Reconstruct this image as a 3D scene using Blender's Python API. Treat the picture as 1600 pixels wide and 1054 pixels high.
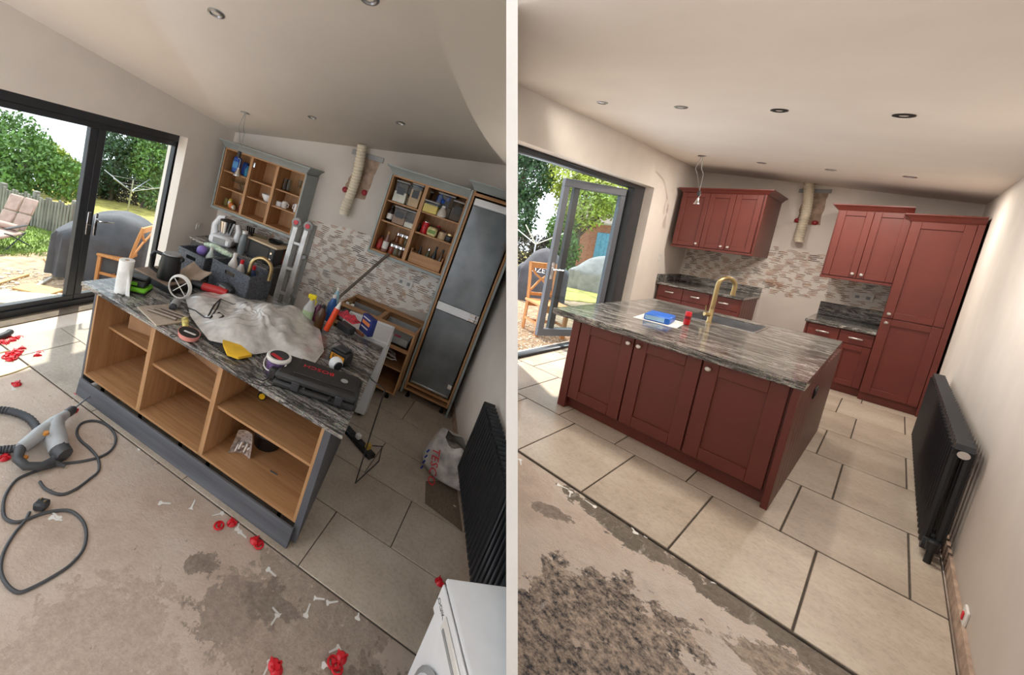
import bpy, bmesh, math, random
from mathutils import Matrix, Vector
random.seed(7)
for _o in list(bpy.data.objects):
    bpy.data.objects.remove(_o)
SC = bpy.context.scene
COL = SC.collection
# ---------------------------------------------------------------- camera (shift lens), image taken as 1600 x 1054
FPX, PPX, PPY = 600.0, 600.0, 410.0
RL = Matrix(((0.8992, 0.3173, 0.3014), (0.3468, -0.0967, -0.9329), (-0.2669, 0.9434, -0.1970)))   # rows: camera right, down, forward in the first room
CL = Vector((1.041, -0.438, 2.272))
RR = Matrix(((0.5840, 0.8023, 0.1237), (0.1832, 0.0182, -0.9829), (-0.7908, 0.5967, -0.1363)))   # the same camera seen from the second room
CR = Vector((0.270, -2.384, 1.606))
def _ortho(R):
    a = R[0].normalized(); b = (R[1] - R[1].dot(a) * a).normalized(); c = a.cross(b)
    return Matrix((a, b, c))
RL, RR = _ortho(RL), _ortho(RR)
cam = bpy.data.cameras.new('camera')
camo = bpy.data.objects.new('camera', cam)
COL.objects.link(camo)
cam.sensor_width = 36.0
cam.lens = 36.0 * FPX / 1600.0
cam.shift_x = (800.0 - PPX) / 1600.0
cam.shift_y = (PPY - 527.0) / 1600.0
cam.clip_start = 0.02
cam.clip_end = 400
mw = Matrix((RL[0], -RL[1], -RL[2])).transposed().to_4x4()
mw.translation = CL
camo.matrix_world = mw
SC.camera = camo
# ---------------------------------------------------------------- sky, sun, exposure
W = bpy.data.worlds.new('sky')
SC.world = W
W.use_nodes = True
_bg = W.node_tree.nodes['Background']
_bg.inputs[0].default_value = (0.86, 0.93, 1.0, 1)
_bg.inputs[1].default_value = 1.55
sun = bpy.data.lights.new('sun', 'SUN')
sun.energy = 4.2
sun.angle = math.radians(1.2)
sun.color = (1.0, 0.93, 0.82)
suno = bpy.data.objects.new('sun', sun)
COL.objects.link(suno)
suno.rotation_euler = Vector((0.42, -0.30, -0.86)).to_track_quat('-Z', 'Y').to_euler()
SC.view_settings.view_transform = 'Standard'
SC.view_settings.look = 'None'
SC.view_settings.exposure = 0.82
SC.view_settings.gamma = 1.0
SC.view_settings.use_curve_mapping = False
# ---------------------------------------------------------------- the two rooms
class Room:
    def __init__(s, R, c, M):
        s.R, s.c, s.M = R, c, M
    def px(s, u, v, x=None, y=None, z=None):
        r = s.R.transposed() @ Vector(((u - PPX) / FPX, (v - PPY) / FPX, 1.0))
        k, val = (0, x) if x is not None else (1, y) if y is not None else (2, z)
        return s.c + r * ((val - s.c[k]) / r[k])
_rot = RL.transposed() @ RR
_M = _rot.to_4x4()
_M.translation = CL - _rot @ CR
ROOM_L = Room(RL, CL, Matrix.Identity(4))
ROOM_R = Room(RR, CR, _M)
RM = ROOM_L
def at(u, v, **k): return RM.px(u, v, **k)
# ---------------------------------------------------------------- geometry helpers
class G:
    def __init__(s): s.v = []; s.f = []
    def add(s, v, f):
        n = len(s.v); s.v += [tuple(p) for p in v]; s.f += [tuple(i + n for i in q) for q in f]; return s
    def box(s, x0, x1, y0, y1, z0, z1, b=0.0, M=None):
        c = Vector(((x0 + x1) / 2, (y0 + y1) / 2, (z0 + z1) / 2)); h = Vector((abs(x1 - x0) / 2, abs(y1 - y0) / 2, abs(z1 - z0) / 2))
        if b <= 0:
            v = [c + Vector((i * h.x, j * h.y, k * h.z)) for i in (-1, 1) for j in (-1, 1) for k in (-1, 1)]
            f = [(0, 1, 3, 2), (4, 6, 7, 5), (0, 4, 5, 1), (2, 3, 7, 6), (0, 2, 6, 4), (1, 5, 7, 3)]
        else:
            b = min(b, min(h) * .98); v = []; idx = {}
            for i in (-1, 1):
                for j in (-1, 1):
                    for k in (-1, 1):
                        for a in range(3):
                            p = [i * (h.x - b), j * (h.y - b), k * (h.z - b)]; p[a] = (i, j, k)[a] * h[a]
                            idx[(i, j, k, a)] = len(v); v.append(c + Vector(p))
            f = []
            def S(a, sa, b_, sb, c_, sc):
                d = [0, 0, 0]; d[a] = sa; d[b_] = sb; d[c_] = sc; return tuple(d)
            for a in range(3):
                b_, c_ = (a + 1) % 3, (a + 2) % 3
                for sa in (-1, 1):
                    f.append([idx[S(a, sa, b_, q[0], c_, q[1]) + (a,)] for q in ((-1, -1), (1, -1), (1, 1), (-1, 1))])
                    for sb in (-1, 1):
                        f.append([idx[S(a, sa, b_, sb, c_, -1) + (a,)], idx[S(a, sa, b_, sb, c_, 1) + (a,)], idx[S(a, sa, b_, sb, c_, 1) + (b_,)], idx[S(a, sa, b_, sb, c_, -1) + (b_,)]])
            for i in (-1, 1):
                for j in (-1, 1):
                    for k in (-1, 1): f.append([idx[(i, j, k, a)] for a in range(3)])
        if M is not None: v = [M @ p for p in v]
        return s.add(v, f)
    def cb(s, c, d, b=0.0, rz=0.0, M=None):
        m = Matrix.Translation(Vector(c)) @ (M if M is not None else Matrix.Rotation(rz, 4, 'Z'))
        return s.box(-d[0] / 2, d[0] / 2, -d[1] / 2, d[1] / 2, -d[2] / 2, d[2] / 2, b, m)
    def tube(s, pts, r, n=8, closed=False, cap=True):
        P = [Vector(p) for p in pts]; m = len(P); R = r if isinstance(r, (list, tuple)) else [r] * m
        v = []; f = []; prev = None
        for i, p in enumerate(P):
            t = (P[(i + 1) % m] - P[i - 1]) if closed else (P[min(i + 1, m - 1)] - P[max(i - 1, 0)])
            t = t.normalized() if t.length > 1e-9 else Vector((0, 0, 1))
            if prev is None:
                u = t.cross(Vector((0, 0, 1)));
                if u.length < .05: u = t.cross(Vector((1, 0, 0)))
            else: u = prev - prev.dot(t) * t
            u.normalize(); prev = u; w = t.cross(u)
            for k in range(n):
                a = 2 * math.pi * k / n; v.append(p + (u * math.cos(a) + w * math.sin(a)) * R[i])
        for i in range(m if closed else m - 1):
            j = (i + 1) % m
            for k in range(n): f.append((i * n + k, i * n + (k + 1) % n, j * n + (k + 1) % n, j * n + k))
        if cap and not closed: f.append(tuple(range(n))[::-1]); f.append(tuple((m - 1) * n + k for k in range(n)))
        return s.add(v, f)
    def lathe(s, prof, c=(0, 0, 0), n=20, sx=1.0, sy=1.0, M=None):
        v = []; f = []; m = len(prof)
        for (r, z) in prof:
            for k in range(n):
                a = 2 * math.pi * k / n; p = Vector((r * math.cos(a) * sx, r * math.sin(a) * sy, z))
                v.append((M @ p if M is not None else p) + Vector(c))
        for i in range(m - 1):
            for k in range(n): f.append((i * n + k, i * n + (k + 1) % n, (i + 1) * n + (k + 1) % n, (i + 1) * n + k))
        if prof[0][0] > 1e-6: f.append(tuple(range(n))[::-1])
        if prof[-1][0] > 1e-6: f.append(tuple((m - 1) * n + k for k in range(n)))
        return s.add(v, f)
    def prism(s, poly, z0, z1, M=None):
        n = len(poly); v = [Vector((p[0], p[1], z0)) for p in poly] + [Vector((p[0], p[1], z1)) for p in poly]
        if M is not None: v = [M @ p for p in v]
        f = [tuple(range(n))[::-1], tuple(range(n, 2 * n))] + [(i, (i + 1) % n, n + (i + 1) % n, n + i) for i in range(n)]
        return s.add(v, f)
    def grid(s, fn, nu, nv):
        v = [fn(i / nu, j / nv) for i in range(nu + 1) for j in range(nv + 1)]
        f = [(i * (nv + 1) + j, (i + 1) * (nv + 1) + j, (i + 1) * (nv + 1) + j + 1, i * (nv + 1) + j + 1) for i in range(nu) for j in range(nv)]
        return s.add(v, f)
    def ball(s, c, r, n=14, m=9, sc=(1, 1, 1)):
        pr = [(max(1e-7, r * math.sin(math.pi * i / m)), -r * math.cos(math.pi * i / m) * sc[2]) for i in range(m + 1)]
        return s.lathe(pr, c, n, sc[0], sc[1])
    def xf(s, M): s.v = [tuple(M @ Vector(p)) for p in s.v]; return s
def g(): return G()
def mesh(name, geo, ang=38, weld=False):
    me = bpy.data.meshes.new(name); me.from_pydata(geo.v, [], geo.f)
    bm = bmesh.new(); bm.from_mesh(me)
    if weld: bmesh.ops.remove_doubles(bm, verts=bm.verts, dist=1e-5)
    bmesh.ops.recalc_face_normals(bm, faces=bm.faces); bm.to_mesh(me); bm.free()
    me.polygons.foreach_set('use_smooth', [True] * len(me.polygons)); me.set_sharp_from_angle(angle=math.radians(ang))
    return me
ALL = []      # (object, room) of every mesh, for trimming against the partition
def _new(name, data, parent, M):
    o = bpy.data.objects.new(name, data); COL.objects.link(o)
    if parent is not None: o.parent = parent; o.matrix_basis = M
    else: o.matrix_world = RM.M @ M
    if data is not None: ALL.append((o, RM))
    return o
def place(loc=(0, 0, 0), rz=0.0, rx=0.0, ry=0.0):
    return Matrix.Translation(Vector(loc)) @ Matrix.Rotation(rz, 4, 'Z') @ Matrix.Rotation(ry, 4, 'Y') @ Matrix.Rotation(rx, 4, 'X')
def tag(o, label, cat, group=None):
    o['label'] = label; o['category'] = cat
    if group: o['group'] = group
    return o
def thing(name, label, cat, loc=(0, 0, 0), rz=0.0, group=None, rx=0.0, ry=0.0):
    return tag(_new(name, None, None, place(loc, rz, rx, ry)), label, cat, group)
def part(name, geo, mat, parent, loc=(0, 0, 0), rz=0.0, rx=0.0, ry=0.0, label=None, ang=38, weld=False):
    me = geo if isinstance(geo, bpy.types.Mesh) else mesh(name, geo, ang, weld)
    if not me.materials: me.materials.append(mat)
    o = _new(name, me, parent, place(loc, rz, rx, ry))
    if label: o['label'] = label
    return o
def solo(name, geo, mat, label, cat, loc=(0, 0, 0), rz=0.0, group=None, rx=0.0, ry=0.0, ang=38, weld=False):
    return tag(part(name, geo, mat, None, loc, rz, rx, ry, None, ang, weld), label, cat, group)
def struct(name, geo, mat, parent=None, loc=(0, 0, 0), rz=0.0):
    o = part(name, geo, mat, parent, loc, rz)
    if parent is None: o['kind'] = 'structure'
    return o
def copy_tree(o, M=None, label=None, parent=None):
    c = o.copy(); COL.objects.link(c)
    if c.data is not None: ALL.append((c, RM))
    if parent is not None: c.parent = parent
    else:
        c.matrix_world = RM.M @ M
        if label: c['label'] = label
    for ch in [k for k in o.children]: copy_tree(ch, parent=c)
    return c
def lettering(body, size, mat, parent, loc=(0, 0, 0), rz=0.0, rx=0.0, ry=0.0, depth=0.0006, M=None, name='lettering', sx=1.0):
    cu = bpy.data.curves.new(name, 'FONT'); cu.body = body; cu.size = size; cu.extrude = depth; cu.align_x = 'CENTER'; cu.align_y = 'CENTER'; cu.resolution_u = 2
    ob = bpy.data.objects.new(name, cu); me0 = ob.to_mesh(); me = me0.copy(); ob.to_mesh_clear(); bpy.data.objects.remove(ob); bpy.data.curves.remove(cu)
    me.materials.clear(); me.materials.append(mat); me.name = name
    if sx != 1.0: me.transform(Matrix.Diagonal((sx, 1, 1, 1)))
    return _new(name, me, parent, M if M is not None else place(loc, rz, rx, ry))
def V(*a): return Vector(a)
# ---------------------------------------------------------------- materials
def lin(c):
    return tuple(((x / 255) / 12.92 if x / 255 <= .04045 else ((x / 255 + .055) / 1.055) ** 2.4) for x in c) + (1.0,)
MATS = {}
def base_mat(name):
    m = bpy.data.materials.new(name); m.use_nodes = True; nt = m.node_tree; bs = nt.nodes['Principled BSDF']; return m, nt, bs
def node(nt, t, **k):
    n = nt.nodes.new(t)
    for a, b in k.items():
        if a in n.inputs: n.inputs[a].default_value = b
        else: setattr(n, a, b)
    return n
def coords(nt, scale=(1, 1, 1), rot=(0, 0, 0)):
    tc = node(nt, 'ShaderNodeTexCoord'); mp = node(nt, 'ShaderNodeMapping'); mp.inputs['Scale'].default_value = scale; mp.inputs['Rotation'].default_value = rot
    nt.links.new(tc.outputs['Object'], mp.inputs['Vector']); return mp.outputs['Vector']
def ramp(nt, fac, stops):
    r = node(nt, 'ShaderNodeValToRGB'); e = r.color_ramp.elements
    while len(e) < len(stops): e.new(0.5)
    for i, (p, c) in enumerate(stops): e[i].position = p; e[i].color = lin(c) if max(c) > 1.01 or len(c) == 3 else c
    nt.links.new(fac, r.inputs['Fac']); return r.outputs['Color']
def bump(nt, bs, h, strength=.3, dist=.01):
    b = node(nt, 'ShaderNodeBump'); b.inputs['Strength'].default_value = strength; b.inputs['Distance'].default_value = dist
    nt.links.new(h, b.inputs['Height']); nt.links.new(b.outputs['Normal'], bs.inputs['Normal'])
def M(name, col, rough=.5, metal=0.0, var=.1, sc=9.0, bmp=0.0, bsc=60.0, stretch=(1, 1, 1), coat=0.0, trans=0.0, alpha=1.0, spec=None, sub=0.0):
    if name in MATS: return MATS[name]
    m, nt, bs = base_mat(name)
    n = node(nt, 'ShaderNodeTexNoise'); n.inputs['Scale'].default_value = sc; n.inputs['Detail'].default_value = 5
    nt.links.new(coords(nt, stretch), n.inputs['Vector'])
    lo = tuple(max(0, x * (1 - var)) for x in col); hi = tuple(min(255, x * (1 + var * .8)) for x in col)
    nt.links.new(ramp(nt, n.outputs['Fac'], [(.3, lo), (.7, hi)]), bs.inputs['Base Color'])
    bs.inputs['Roughness'].default_value = rough; bs.inputs['Metallic'].default_value = metal
    bs.inputs['Coat Weight'].default_value = coat; bs.inputs['Transmission Weight'].default_value = trans; bs.inputs['Alpha'].default_value = alpha
    if spec is not None: bs.inputs['Specular IOR Level'].default_value = spec
    if bmp:
        n2 = node(nt, 'ShaderNodeTexNoise'); n2.inputs['Scale'].default_value = bsc; n2.inputs['Detail'].default_value = 4
        nt.links.new(coords(nt, stretch), n2.inputs['Vector']); bump(nt, bs, n2.outputs['Fac'], bmp)
    MATS[name] = m; return m
def glass(name, tint=(255, 255, 255), gloss=1.0):
    if name in MATS: return MATS[name]
    m, nt, bs = base_mat(name); nt.nodes.remove(bs); out = nt.nodes['Material Output']
    t = node(nt, 'ShaderNodeBsdfTransparent'); t.inputs[0].default_value = lin(tint)
    gl = node(nt, 'ShaderNodeBsdfGlossy'); gl.inputs['Roughness'].default_value = .02
    fr = node(nt, 'ShaderNodeFresnel'); fr.inputs[0].default_value = 1.45
    mu = node(nt, 'ShaderNodeMath', operation='MULTIPLY'); mu.inputs[1].default_value = gloss; nt.links.new(fr.outputs[0], mu.inputs[0])
    ge = node(nt, 'ShaderNodeNewGeometry'); fb = node(nt, 'ShaderNodeMath', operation='SUBTRACT'); fb.inputs[0].default_value = 1.0; nt.links.new(ge.outputs['Backfacing'], fb.inputs[1])
    m2 = node(nt, 'ShaderNodeMath', operation='MULTIPLY'); nt.links.new(mu.outputs[0], m2.inputs[0]); nt.links.new(fb.outputs[0], m2.inputs[1])   # one reflection per sheet
    mx = node(nt, 'ShaderNodeMixShader'); nt.links.new(m2.outputs[0], mx.inputs[0]); nt.links.new(t.outputs[0], mx.inputs[1]); nt.links.new(gl.outputs[0], mx.inputs[2])
    nt.links.new(mx.outputs[0], out.inputs['Surface']); MATS[name] = m; return m
def mat_granite():
    m, nt, bs = base_mat('granite')
    v = coords(nt, (.8, 4.6, 4.6), (0, 0, .45))
    n1 = node(nt, 'ShaderNodeTexNoise', Scale=2.1, Detail=8.0, Roughness=.68, Distortion=1.6); nt.links.new(v, n1.inputs['Vector'])
    c = ramp(nt, n1.outputs['Fac'], [(.30, (38, 36, 36)), (.40, (84, 78, 74)), (.455, (196, 190, 180)), (.50, (120, 114, 108)), (.54, (66, 60, 57)), (.60, (206, 200, 188)), (.68, (134, 126, 116)), (.8, (212, 206, 196))])
    n2 = node(nt, 'ShaderNodeTexNoise', Scale=170.0, Detail=2.0); nt.links.new(coords(nt), n2.inputs['Vector'])
    mx = node(nt, 'ShaderNodeMixRGB', blend_type='OVERLAY'); mx.inputs[0].default_value = .45
    nt.links.new(c, mx.inputs[1]); nt.links.new(ramp(nt, n2.outputs['Fac'], [(.35, (70, 70, 70)), (.65, (225, 223, 220))]), mx.inputs[2])
    n3 = node(nt, 'ShaderNodeTexNoise', Scale=1.5, Detail=5.0, Roughness=.6, Distortion=1.0); nt.links.new(coords(nt, (.9, 2.6, 2.6), (0, 0, .45)), n3.inputs['Vector'])
    m3 = node(nt, 'ShaderNodeMixRGB', blend_type='MULTIPLY'); m3.inputs[0].default_value = .85; nt.links.new(mx.outputs[0], m3.inputs[1])
    nt.links.new(ramp(nt, n3.outputs['Fac'], [(.36, (118, 112, 108)), (.5, (196, 190, 182)), (.64, (255, 250, 240))]), m3.inputs[2])
    n4 = node(nt, 'ShaderNodeTexVoronoi', Scale=150.0); nt.links.new(coords(nt), n4.inputs['Vector'])
    m4 = node(nt, 'ShaderNodeMixRGB', blend_type='OVERLAY'); m4.inputs[0].default_value = .4; nt.links.new(m3.outputs[0], m4.inputs[1]); nt.links.new(n4.outputs['Color'], m4.inputs[2])
    hs = node(nt, 'ShaderNodeHueSaturation', Saturation=.45); nt.links.new(m4.outputs[0], hs.inputs['Color'])
    nt.links.new(hs.outputs[0], bs.inputs['Base Color']); bs.inputs['Roughness'].default_value = .13; return m
def mat_wood(name, a, b, sc=1.0, axis=0, rough=.55, ring=.0):
    m, nt, bs = base_mat(name); st = [16.0, 16.0, 16.0]; st[axis] = .9
    v = coords(nt, tuple(x * sc for x in st))
    n1 = node(nt, 'ShaderNodeTexNoise', Scale=2.2, Detail=6.0, Roughness=.62, Distortion=.6); nt.links.new(v, n1.inputs['Vector'])
    mid = tuple((x + y) / 2 for x, y in zip(a, b))
    nt.links.new(ramp(nt, n1.outputs['Fac'], [(.3, a), (.5, mid), (.72, b)]), bs.inputs['Base Color'])
    bs.inputs['Roughness'].default_value = rough; bump(nt, bs, n1.outputs['Fac'], .08, .004); return m
def mat_screed(name, pts):
    # old floor screed: cream levelling compound, worn grey patches, pits; pts = [(x, y, radius, stretch, colour)]: stains with a place of their own
    m, nt, bs = base_mat(name); v = coords(nt)
    n1 = node(nt, 'ShaderNodeTexNoise', Scale=1.7, Detail=8.0, Roughness=.6); nt.links.new(v, n1.inputs['Vector'])
    c = ramp(nt, n1.outputs['Fac'], [(.30, (202, 180, 163)), (.46, (226, 206, 190)), (.58, (234, 218, 204)), (.72, (214, 192, 174))])
    n2 = node(nt, 'ShaderNodeTexNoise', Scale=3.1, Detail=12.0, Roughness=.66, Distortion=.5); nt.links.new(v, n2.inputs['Vector'])
    last = c
    def mixin(fac, col):
        nonlocal last
        mx = node(nt, 'ShaderNodeMixRGB'); nt.links.new(fac, mx.inputs[0]); nt.links.new(last, mx.inputs[1])
        if isinstance(col, tuple): mx.inputs[2].default_value = lin(col)
        else: nt.links.new(col, mx.inputs[2])
        last = mx.outputs[0]
    n3 = node(nt, 'ShaderNodeTexNoise', Scale=34.0, Detail=7.0, Roughness=.75); nt.links.new(v, n3.inputs['Vector'])
    n8 = node(nt, 'ShaderNodeTexNoise', Scale=11.0, Detail=10.0, Roughness=.68); nt.links.new(v, n8.inputs['Vector'])
    n7 = node(nt, 'ShaderNodeMath', operation='MULTIPLY_ADD'); nt.links.new(n2.outputs['Fac'], n7.inputs[0]); n7.inputs[1].default_value = .5
    n9 = node(nt, 'ShaderNodeMath', operation='MULTIPLY'); nt.links.new(n8.outputs['Fac'], n9.inputs[0]); n9.inputs[1].default_value = .5; nt.links.new(n9.outputs[0], n7.inputs[2])
    for (x, y, r, st, rot, thr, ca, cb_) in pts:
        tc = node(nt, 'ShaderNodeTexCoord'); mp = node(nt, 'ShaderNodeMapping'); mp.vector_type = 'TEXTURE'
        mp.inputs['Location'].default_value = (x, y, 0); mp.inputs['Rotation'].default_value = (0, 0, rot); mp.inputs['Scale'].default_value = (r * st, r, 50)
        nt.links.new(tc.outputs['Object'], mp.inputs['Vector'])
        ln = node(nt, 'ShaderNodeVectorMath', operation='LENGTH'); nt.links.new(mp.outputs['Vector'], ln.inputs[0])
        a1 = node(nt, 'ShaderNodeMath', operation='MULTIPLY_ADD'); nt.links.new(n7.outputs[0], a1.inputs[0]); a1.inputs[1].default_value = -2.6; nt.links.new(ln.outputs['Value'], a1.inputs[2])
        a2 = node(nt, 'ShaderNodeMath', operation='ADD'); nt.links.new(a1.outputs[0], a2.inputs[0]); a2.inputs[1].default_value = 1.3 - .5 * thr
        f = ramp(nt, a2.outputs[0], [(0.0, (255, 255, 255)), (.02, (255, 255, 255)), (.07, (0, 0, 0))])
        mixin(f, ramp(nt, n3.outputs['Fac'], [(.38, ca), (.62, cb_)]))
    n5 = node(nt, 'ShaderNodeTexNoise', Scale=5.0, Detail=12.0, Roughness=.74, Distortion=.8); nt.links.new(coords(nt, (1, 1, 1), (0, 0, 2)), n5.inputs['Vector'])
    mixin(ramp(nt, n5.outputs['Fac'], [(.54, (0, 0, 0)), (.57, (90, 90, 90)), (.66, (120, 120, 120))]), (184, 164, 148))
    n6 = node(nt, 'ShaderNodeTexNoise', Scale=7.0, Detail=10.0, Roughness=.7); nt.links.new(coords(nt, (2.2, .5, 1), (0, 0, .6)), n6.inputs['Vector'])
    mixin(ramp(nt, n6.outputs['Fac'], [(.60, (0, 0, 0)), (.66, (150, 150, 150))]), (236, 224, 212))
    n4 = node(nt, 'ShaderNodeTexNoise', Scale=16.0, Detail=5.0, Roughness=.6); nt.links.new(coords(nt, (1, 1, 1), (0, 0, 1)), n4.inputs['Vector'])
    mixin(ramp(nt, n4.outputs['Fac'], [(.285, (210, 210, 210)), (.32, (0, 0, 0))]), (128, 112, 100))
    nt.links.new(last, bs.inputs['Base Color']); bs.inputs['Roughness'].default_value = .9
    ad = node(nt, 'ShaderNodeMath', operation='ADD'); nt.links.new(n2.outputs['Fac'], ad.inputs[0]); nt.links.new(n3.outputs['Fac'], ad.inputs[1])
    bump(nt, bs, ad.outputs[0], .6, .014); return m
def mat_tile():
    m, nt, bs = base_mat('porcelain_tile')
    n1 = node(nt, 'ShaderNodeTexNoise', Scale=2.3, Detail=8.0, Roughness=.65)
    oi = node(nt, 'ShaderNodeObjectInfo'); ad = node(nt, 'ShaderNodeVectorMath', operation='ADD'); cx = coords(nt)
    sc = node(nt, 'ShaderNodeMath', operation='MULTIPLY'); sc.inputs[1].default_value = 37.0; nt.links.new(oi.outputs['Random'], sc.inputs[0])
    nt.links.new(cx, ad.inputs[0]); nt.links.new(sc.outputs[0], ad.inputs[1]); nt.links.new(ad.outputs[0], n1.inputs['Vector'])
    c = ramp(nt, n1.outputs['Fac'], [(.28, (162, 147, 131)), (.5, (184, 169, 153)), (.72, (198, 186, 170))])
    n2 = node(nt, 'ShaderNodeTexNoise', Scale=48.0, Detail=4.0, Roughness=.7); nt.links.new(ad.outputs[0], n2.inputs['Vector'])
    mx = node(nt, 'ShaderNodeMixRGB', blend_type='MULTIPLY'); mx.inputs[0].default_value = .5; nt.links.new(c, mx.inputs[1])
    nt.links.new(ramp(nt, n2.outputs['Fac'], [(.3, (205, 198, 190)), (.55, (255, 255, 255))]), mx.inputs[2])
    nt.links.new(mx.outputs[0], bs.inputs['Base Color']); bs.inputs['Roughness'].default_value = .38; return m
def mat_wallscar():
    # bare plaster left behind after the wall tiles came off
    m, nt, bs = base_mat('bare_plaster'); v = coords(nt)
    n1 = node(nt, 'ShaderNodeTexNoise', Scale=5.5, Detail=7.0, Roughness=.6); nt.links.new(v, n1.inputs['Vector'])
    c = ramp(nt, n1.outputs['Fac'], [(.30, (196, 164, 144)), (.40, (226, 218, 210)), (.60, (232, 226, 218)), (.66, (206, 176, 156)), (.76, (200, 162, 138))])
    nt.links.new(c, bs.inputs['Base Color']); bs.inputs['Roughness'].default_value = .95
    bump(nt, bs, n1.outputs['Fac'], .5, .01); return m
PAINT = M('wall_paint', (230, 221, 212), .85, var=.02, sc=3, bmp=.04, bsc=180)
CEIL = M('ceiling_paint', (231, 221, 211), .9, var=.015, sc=2, bmp=.03, bsc=220)
GRANITE = mat_granite()
OAK_X = mat_wood('oak_grain_along', (162, 116, 76), (194, 150, 106), axis=0)
OAK_Z = mat_wood('oak_grain_upright', (162, 116, 76), (194, 150, 106), axis=2)
TILE = mat_tile()
SCAR = mat_wallscar()
GLUE = M('adhesive_tan', (170, 136, 114), .95, var=.3, sc=9, bmp=.4, bsc=90)
GLUE_D = M('adhesive_dark', (104, 92, 82), .95, var=.3, sc=14, bmp=.4, bsc=90)
GROUT = M('tile_bed', (78, 70, 62), .95, var=.2, sc=30)
FRAME = M('anthracite_aluminium', (58, 60, 64), .42, metal=.3, var=.04)
PANE = glass('window_glass', (246, 250, 250), .9)
SAGE = M('sage_grey_paint', (150, 156, 155), .5, var=.04)
RED = M('oxblood_paint', (99, 42, 34), .42, var=.05, sc=5)
STEEL = M('brushed_steel', (176, 178, 182), .32, metal=1.0, var=.06, sc=14, stretch=(1, 12, 1))
CHROME = M('chrome', (220, 220, 222), .15, metal=1.0, var=.03)
BLACK = M('black_plastic', (24, 24, 26), .42, var=.12)
CHARCOAL = M('charcoal_plastic', (52, 53, 57), .5, var=.1)
WHITE = M('white_enamel', (232, 232, 234), .28, var=.02)
RADI = M('radiator_black', (30, 32, 36), .42, var=.08)
BRASS = M('brushed_brass', (176, 154, 112), .28, metal=1.0, var=.05)
CARD = M('brown_card', (176, 134, 98), .85, var=.06)
REDP = M('red_plastic', (206, 26, 40), .35, var=.1)
WHITEP = M('white_plastic', (224, 220, 214), .45, var=.05)
GREYP = M('grey_plastic', (150, 150, 150), .5, var=.06)
DARKW = M('dark_void', (30, 26, 24), .9, var=.1)
PLASTER = M('dusty_plaster', (170, 146, 128), .95, var=.16, sc=14, bmp=.3)
# ================================================================ partition between the two rooms (white painted board wall, seen end-on)
_dir = RL.transposed() @ Vector(((800 - PPX) / FPX, 0, 1.0)); _dir.normalize()
_up = -(RL.transposed() @ Vector((0, 1, 0)))
_nrm = _dir.cross(_up).normalized()                       # points to the second room
HALF = 0.0155
RM = ROOM_L
_Mp = Matrix((_dir, _nrm, _up)).transposed().to_4x4(); _Mp.translation = CL
_pw = _new('wall_partition', mesh('wall_partition', g().box(1.15, 4.95, -HALF, HALF, -4.5, 4.5).box(-3.2, -.3, -HALF, HALF, -4.5, 4.5)), None, _Mp)  # rear segment is out of view, added to stop light leaking between rooms
_pw.data.materials.append(M('partition_white', (250, 250, 250), .8, var=.01)); _pw['kind'] = 'structure'
ALL.pop()
# ================================================================ FIRST ROOM (kitchen being stripped)
XL, YB, ZW = -2.81, 4.05, 3.9
def HL(x, y): return 2.30 + .155 * (x + 2.81) - .141 * (y - 3.97)
_w0, _w1 = at(738, 922, z=0), at(708, 657, z=0)
def XRW(y): return _w0.x + (_w1.x - _w0.x) * (y - _w0.y) / (_w1.y - _w0.y)
SCREED_L = mat_screed('screed_left', [(.80, 1.12, .62, 1.4, -.1, 1.05, (182, 162, 147), (208, 190, 174)), (.02, .60, .5, 1.3, .3, 1.0, (204, 182, 166), (222, 204, 188)), (.40, .98, .26, 1.3, .7, .95, (168, 150, 137), (192, 174, 160)), (.15, 1.10, .16, 1.2, .2, .9, (156, 140, 128), (184, 168, 154)), (.62, 1.14, .2, 1.6, .1, .9, (150, 134, 122), (176, 160, 146)), (1.2, .9, .5, 1.2, .3, 1.0, (146, 130, 116), (186, 168, 152))])
struct('floor', g().box(-3.06, 2.5, -1.6, YB + .2, -.2, -.014), SCREED_L)
JAMB, HEAD, XF = 3.30, 2.05, -2.99
wl = g().box(XL - .28, XL, JAMB, YB + .3, -.2, ZW).box(XL - .28, XL, -1.6, JAMB, HEAD, ZW).box(XL - .28, XL, -1.6, -1.0, -.2, HEAD)
struct('wall_left', wl, PAINT)
wbk = struct('wall_back', g().box(XL - .28, 2.5, YB, YB + .2, -.2, ZW), PAINT)
_d = Vector((_w1.x - _w0.x, _w1.y - _w0.y, 0)).normalized(); _n = Vector((_d.y, -_d.x, 0))
_a, _b = Vector((XRW(-1.6), -1.6, 0)), Vector((XRW(YB + .2), YB + .2, 0))
wr = struct('wall_right', g().prism([_a[:2], _b[:2], (_b + _n * .15)[:2], (_a + _n * .15)[:2]], -.2, ZW), PAINT)
_ga = [(-3.06, .3), (-.9, .3), (-.9, -1.6), (2.6, -1.6), (2.6, YB + .2), (-3.06, YB + .2)]
def slab(Hf, poly, th):
    n = len(poly); q = g(); q.add([(x, y, Hf(x, y)) for x, y in poly] + [(x, y, Hf(x, y) + th) for x, y in poly], [tuple(range(n)), tuple(range(n, 2 * n))] + [(i, (i + 1) % n, n + (i + 1) % n, n + i) for i in range(n)]); return q
struct('ceiling', slab(HL, _ga, .12), CEIL)
struct('wall_rear_baffle', g().box(-.6, 2.5, -1.72, -1.6, -.2, 4.2), PAINT)  # unseen part-width wall, added to keep rear light off the right side
# bare, dusty band at the foot of the right wall where the skirting came off
_p, _q = _a + _d * 1.0, _b - _d * .2
trim = struct('trim_1', g().prism([_p[:2], _q[:2], (_q - _n * .012)[:2], (_p - _n * .012)[:2]], -.014, .085), PLASTER)
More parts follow.
